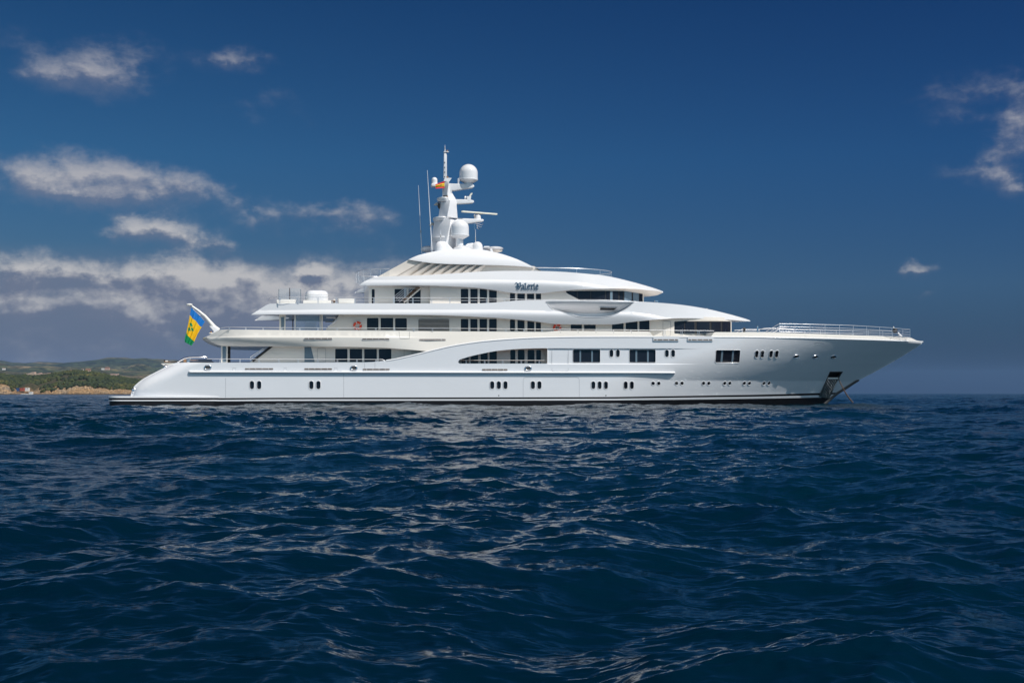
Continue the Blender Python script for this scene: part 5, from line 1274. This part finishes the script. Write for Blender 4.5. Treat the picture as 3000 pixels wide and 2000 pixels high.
mr = bpy.data.materials.new('coastal_rock'); mr.use_nodes = True; t = NT(mr.node_tree); b = mr.node_tree.nodes['Principled BSDF']; b.inputs['Roughness'].default_value = .9
tc = t.new('ShaderNodeTexCoord'); ob = tc.outputs['Object']
n1 = t.noise(t.vm('MULTIPLY', ob, (.05, .05, .12)), 1, 7, .65, .8); n2 = t.noise(t.vm('MULTIPLY', ob, (.42, .42, .34)), 1, 6, .7, 1.6)
ca = t.ramp(n1, [(.30, (.30, .24, .19)), (.45, (.56, .35, .17)), (.58, (.60, .43, .27)), (.72, (.27, .25, .23))])
cb = t.mix(1.0, ca, t.ramp(n2, [(.38, (.18, .17, .17)), (.5, (.85, .83, .8)), (.62, (1.2, 1.15, 1.05))]), 'MULTIPLY')
szz = t.new('ShaderNodeSeparateXYZ'); t.put(szz.inputs[0], ob)
wet = t.ss(t.m('ADD', szz.outputs[2], t.m('MULTIPLY', n2, 2.2)), 3.0, 1.4)                     # wet, weedy tide line
cb = t.mix(t.m('MULTIPLY', wet, .8), cb, (.05, .045, .04, 1))
veg = t.ss(t.m('ADD', szz.outputs[1], t.m('MULTIPLY', n1, 60)), YH + 62, YH + 74)          # scrub-covered soil behind the cliffs
cb = t.mix(t.m('MULTIPLY', veg, .93), cb, t.ramp(n2, [(.35, (.030, .036, .012)), (.55, (.060, .060, .022)), (.72, (.16, .12, .07))]))
t.put(b.inputs['Base Color'], cb)
bp = t.new('ShaderNodeBump'); bp.inputs['Distance'].default_value = 4.0; t.put(bp.inputs['Height'], t.m('ADD', n2, n1)); t.put(b.inputs['Normal'], bp.outputs[0])
setp(grid_obj('headland', XX, YY, ZZ, mr), kind='structure')
# quarry-like mound behind the cove
ux = np.linspace(wx(48, 1545), wx(128, 1545), 50); uy = np.linspace(1536, 1575, 24); XX, YY = np.meshgrid(ux, uy)
uu = 1500 + F * XX / YY
mz = wz(np.interp(uu, [48,58,66,82,95,108,118,128], [1141,1136,1129,1123.5,1123.8,1129,1134,1142]), 1550)
ZZ = -1 + (mz + 1) * np.clip((YY - 1536) / 14, 0, 1) ** .6 * np.clip((1575 - YY) / 16, 0, 1) ** .6 + vnoise(XX, YY, 21, 4, 9) * .8
setp(grid_obj('sand_mound', XX, YY, ZZ, mr), kind='structure')

mg = bpy.data.materials.new('pine_foliage'); mg.use_nodes = True; t = NT(mg.node_tree); b = mg.node_tree.nodes['Principled BSDF']; b.inputs['Roughness'].default_value = .8
tc = t.new('ShaderNodeTexCoord'); gg = t.new('ShaderNodeNewGeometry')
n1 = t.noise(t.vm('MULTIPLY', tc.outputs['Object'], (.022, .022, .05)), 1, 4, .6); n2 = gg.outputs['Random Per Island']
cbase = t.ramp(n1, [(.34, (.014, .026, .008)), (.5, (.030, .044, .009)), (.66, (.060, .062, .014))])
t.put(b.inputs['Base Color'], t.mix(1.0, cbase, t.ramp(n2, [(0, (.55, .6, .6)), (.6, (1.0, 1.0, 1.0)), (.93, (1.5, 1.35, .9)), (1, (2.4, 1.8, 1.6))]), 'MULTIPLY'))
# wood covering the headland: thousands of crowns that read as one mass
g = np.random.default_rng(5)
bmi = bmesh.new(); bmesh.ops.create_icosphere(bmi, subdivisions=2, radius=1.0); iv = np.array([v.co[:] for v in bmi.verts]); ifc = np.array([[v.index for v in f.verts] for f in bmi.faces]); bmi.free()
NB = 9500; px_ = g.uniform(wx(-330, YH), wx(640, YH), NB * 2); py_ = YH + 12 + 250 * g.uniform(0, 1, NB * 2) ** 1.15
u_ = 1500 + F * px_ / py_
dens_ = vnoise(px_, py_, 33, 4, 40)
edge = 14 + 12 * vnoise(px_, px_ * 0 + 3, 41, 4, 20)
cove = (u_ > 44) & (u_ < 118)
ok = (py_ > YH + np.where(cove, 46, edge)) & (dens_ > -.8) & (g.uniform(0, 1, NB * 2) < .92)
px_, py_ = px_[ok][:NB], py_[ok][:NB]; pz_ = head_z(px_, py_)
keep = pz_ > 2.5; px_, py_, pz_ = px_[keep], py_[keep], pz_[keep]
V_ = []; F_ = []; nv = len(iv)
for i in range(len(px_)):
    r = g.uniform(1.3, 3.0) * (0.8 if py_[i] < YH + 45 else 1.0); k = iv * np.array([r, r, r * g.uniform(.75, 1.1)]) * (1 + g.normal(0, .16, (nv, 1)))
    V_.append(k + np.array([px_[i], py_[i], pz_[i] + r * .35])); F_.append(ifc + i * nv)
setp(mesh_obj('wooded_slope', np.concatenate(V_).tolist(), np.concatenate(F_).tolist(), mg), kind='stuff', label='low dark green pine wood covering the headland behind the cliffs', cat='woodland')

# distant hills, ridge behind ridge
mh = bpy.data.materials.new('hill_scrub'); mh.use_nodes = True; t = NT(mh.node_tree); b = mh.node_tree.nodes['Principled BSDF']; b.inputs['Roughness'].default_value = .95
tc = t.new('ShaderNodeTexCoord'); ob = tc.outputs['Object']
n1 = t.noise(t.vm('MULTIPLY', ob, (.0022, .0022, .006)), 1, 6, .62, .5); n2 = t.noise(t.vm('MULTIPLY', ob, (.03, .03, .06)), 1, 5, .7)
ca = t.ramp(n1, [(.36, (.018, .034, .022)), (.50, (.045, .058, .028)), (.58, (.12, .10, .06)), (.70, (.24, .19, .13))])
t.put(b.inputs['Base Color'], t.mix(1.0, ca, t.ramp(n2, [(.40, (.25, .3, .32)), (.5, (.9, .9, .9)), (.62, (2.0, 1.8, 1.5))]), 'MULTIPLY'))
bp = t.new('ShaderNodeBump'); bp.inputs['Distance'].default_value = 6; t.put(bp.inputs['Height'], n2); t.put(b.inputs['Normal'], bp.outputs[0])
def ridge(name, y0, dep, prof, seed, rough):
    P = np.array(prof, float); xg = np.linspace(wx(P[0, 0], y0), wx(P[-1, 0], y0), 420); yg = np.linspace(y0 - dep, y0 + dep, 70)
    XX, YY = np.meshgrid(xg, yg); uu = 1500 + F * XX / y0
    top = np.maximum(wz(np.interp(uu, P[:, 0], P[:, 1]), y0), -2)
    s = np.clip(1 - np.abs(YY - y0) / dep, 0, 1); s = s ** .8
    n = vnoise(XX, YY, seed, 6, dep * .5)
    ZZ = (top + 2) * (s * (1 + .20 * n * (1 - s) * 4)) - 2 + rough * vnoise(XX, YY, seed + 1, 5, dep * .12) * np.minimum(1, s * 3) * np.clip(top / 20, 0, 1)
    o = grid_obj(name, XX, YY, ZZ, mh); return setp(o, kind='structure')
ridge('far_hills', 6500, 1500, [(-900,1080),(-300,1062),(0,1056),(40,1060.5),(80,1061),(118,1055.5),(150,1059),(200,1063),(250,1060),(290,1053),(325,1047.5),(360,1047),(395,1051.5),(430,1049.5),(470,1051.5),(540,1056),(620,1075),(760,1110),(950,1148),(1200,1160)], 3, 7)
ridge('middle_hills', 4300, 800, [(-900,1110),(-300,1080),(0,1064),(30,1071),(80,1073),(140,1069),(190,1074),(240,1080),(262,1078),(290,1073.5),(320,1078),(360,1084),(420,1085),(480,1083),(540,1088),(620,1105),(760,1135),(900,1160)], 13, 4)
ridge('dark_hill', 5000, 420, [(340,1120),(362,1084),(385,1070),(408,1064),(430,1068),(452,1077),(470,1082),(500,1095),(530,1120)], 17, 2)
ridge('near_hills', 3000, 420, [(-900,1120),(-300,1100),(0,1086),(60,1091),(110,1093),(180,1088),(240,1086),(300,1090),(360,1096),(420,1099),(480,1101),(560,1110),(700,1140),(900,1160)], 23, 3)

# ------------------------------------------------------------------ buildings ashore
mats_b = {'sandy': mat('sandy_render', (.55, .40, .30), .85), 'pink': mat('pinkish_render', (.56, .37, .30), .85), 'whiteb': mat('whitewash', (.72, .70, .66), .85), 'roof': mat('tile_roof', (.30, .14, .08), .85),
          'blueb': mat('blue_boathouse', (.03, .09, .24), .7), 'redb': mat('red_boathouse', (.36, .08, .05), .7), 'win': mat('shaded_window', (.05, .05, .055), .4)}
def building(name, u0, u1, vt, vb, y, m_, lab, cat, group=None, steps=((0, 1, 1.0),), roof=None, nwin=3, floors=2):
    x0, x1 = wx(u0, y), wx(u1, y); z0, z1 = wz(vb, y), wz(vt, y); Wd = x1 - x0; Hh = z1 - z0; dpt = min(12, max(5, Wd * .6))
    e = bpy.data.objects.new(name, None); COL.objects.link(e); e.location = ((x0 + x1) / 2, y, z0)
    mb = MB()
    for (a, b_, k) in steps: mb.box((Wd * ((a + b_) / 2 - .5), dpt / 2 * (.8 + .2 * k), Hh * k / 2 - 1.0), (Wd * (b_ - a) * .98, dpt * (.9 + .1 * k), Hh * k + 2.0))
    mb.build('wall', mats_b[m_], e)
    if roof:
        vs = [(-Wd/2-.3, -.4, Hh), (Wd/2+.3, -.4, Hh), (Wd/2+.3, dpt+.4, Hh), (-Wd/2-.3, dpt+.4, Hh), (-Wd/2*.8, dpt/2, Hh+roof), (Wd/2*.8, dpt/2, Hh+roof)]
        MB().add(vs, [(0,1,5,4),(2,3,4,5),(0,4,3),(1,2,5),(0,3,2,1)]).build('roof', mats_b['roof'], e)
    for f in range(floors):
        for i in range(nwin):
            xx = (i + .5) / nwin; k = [s_[2] for s_ in steps if s_[0] <= xx <= s_[1]]
            zc = Hh * (f + .55) / floors
            if k and zc < Hh * k[0] - .6: MB().box((Wd * (xx - .5), -.03, zc), (Wd / nwin * .38, .12, Hh / floors * .36)).build('window', mats_b['win'], e)
    return setp(e, lab, cat, group)
G1 = 'holiday blocks above the wood'
building('apartment_block', 66, 83, 1094.6, 1102.5, 2250, 'sandy', 'low sand-coloured block, smallest and leftmost of the buildings above the wood', 'building', G1, ((0, .3, .7), (.3, 1, 1)), None, 5, 2)
building('apartment_block', 83.5, 107, 1089.2, 1102, 2200, 'sandy', 'tallest stepped sandy block on the skyline of the wood', 'building', G1, ((0, .25, .72), (.25, .45, .9), (.45, .75, 1), (.75, 1, .6)), None, 7, 4)
building('apartment_block', 110, 129, 1091.8, 1100, 2250, 'pink', 'pinkish block with uneven roofline in the middle of the row above the wood', 'building', G1, ((0, .2, .8), (.2, .5, 1), (.5, 1, .75)), None, 6, 2)
building('apartment_block', 130, 152, 1091.6, 1098.8, 2250, 'pink', 'long pinkish block nearest the hilltop at the right end of the row', 'building', G1, ((0, .35, .75), (.35, .7, .9), (.7, 1, 1)), None, 6, 2)
building('villa', 203, 208.5, 1084.4, 1087.5, 2100, 'whiteb', 'tiny white villa at the left shoulder of the hilltop', 'house', None, nwin=2, floors=1, roof=.8)
building('villa', 238, 243, 1081, 1084, 2700, 'whiteb', 'very small pale villa just behind the hilltop', 'house', None, nwin=2, floors=1, roof=.6)
building('villa', 249, 264, 1083, 1086.6, 2300, 'sandy', 'wide low roofed villa peeking over the top of the wood', 'house', None, nwin=4, floors=1, roof=1.6)
building('villa', 297, 306, 1078, 1080.8, 3200, 'whiteb', 'white flat villa on the grey hillside, left of the pink one', 'house', None, nwin=3, floors=1)
building('villa', 307, 320, 1077.2, 1081, 3200, 'pink', 'pink roofed villa on the grey hillside beside the white one', 'house', None, nwin=4, floors=1, roof=1.5)
building('villa', 322, 345, 1094.5, 1096.8, 2450, 'pink', 'long low pink house on the slope right of the hilltop', 'house', None, nwin=6, floors=1)
building('villa', 6, 14, 1078, 1081, 3100, 'whiteb', 'white villa alone on the hill at the far left edge', 'house', None, nwin=2, floors=1, roof=.8)
building('boathouse', 44.5, 56, 1136, 1140.4, 1528, 'blueb', 'blue boathouse above the cove between the cliffs', 'boathouse', None, nwin=2, floors=1)
building('boathouse', 57.5, 68.5, 1135.6, 1140, 1528, 'redb', 'bright red boathouse above the cove beside the blue one', 'boathouse', None, nwin=2, floors=1)
building('boathouse', 73, 83, 1135.5, 1140.4, 1526, 'whiteb', 'white boathouse above the cove, right of the red one', 'boathouse', None, nwin=2, floors=1)
building('boathouse', 49, 60, 1154.4, 1158.3, 1490, 'pink', 'pink boat shed at the waterline of the cove', 'boathouse', None, nwin=3, floors=1)
building('boathouse', 61, 78, 1153.2, 1158.3, 1489, 'whiteb', 'pale boat shed at the waterline, right of the pink shed', 'boathouse', None, nwin=5, floors=1)
building('boathouse', 84, 93, 1147, 1151, 1512, 'whiteb', 'small white hut on the rocks at the right side of the cove', 'boathouse', None, nwin=2, floors=1)

# ================================================================== HAZE
hz = MB().box((0, 0, 0), (1, 1, 1)).build('haze', mat('tmp_air', (1, 1, 1)))
hz.scale = (40000, 15200, 260); hz.location = (0, 7050, 124)
mh_ = bpy.data.materials.new('sea_air'); mh_.use_nodes = True; nt = mh_.node_tree; nt.nodes.clear()
o_ = nt.nodes.new('ShaderNodeOutputMaterial'); pv = nt.nodes.new('ShaderNodeVolumePrincipled'); pv.inputs['Color'].default_value = (.34, .58, 1.0, 1); pv.inputs['Density'].default_value = .00003; pv.inputs['Anisotropy'].default_value = .0
nt.links.new(pv.outputs[0], o_.inputs['Volume']); hz.data.materials.clear(); hz.data.materials.append(mh_)
setp(hz, kind='stuff', label='thin sea air that pales the far hills', cat='haze')
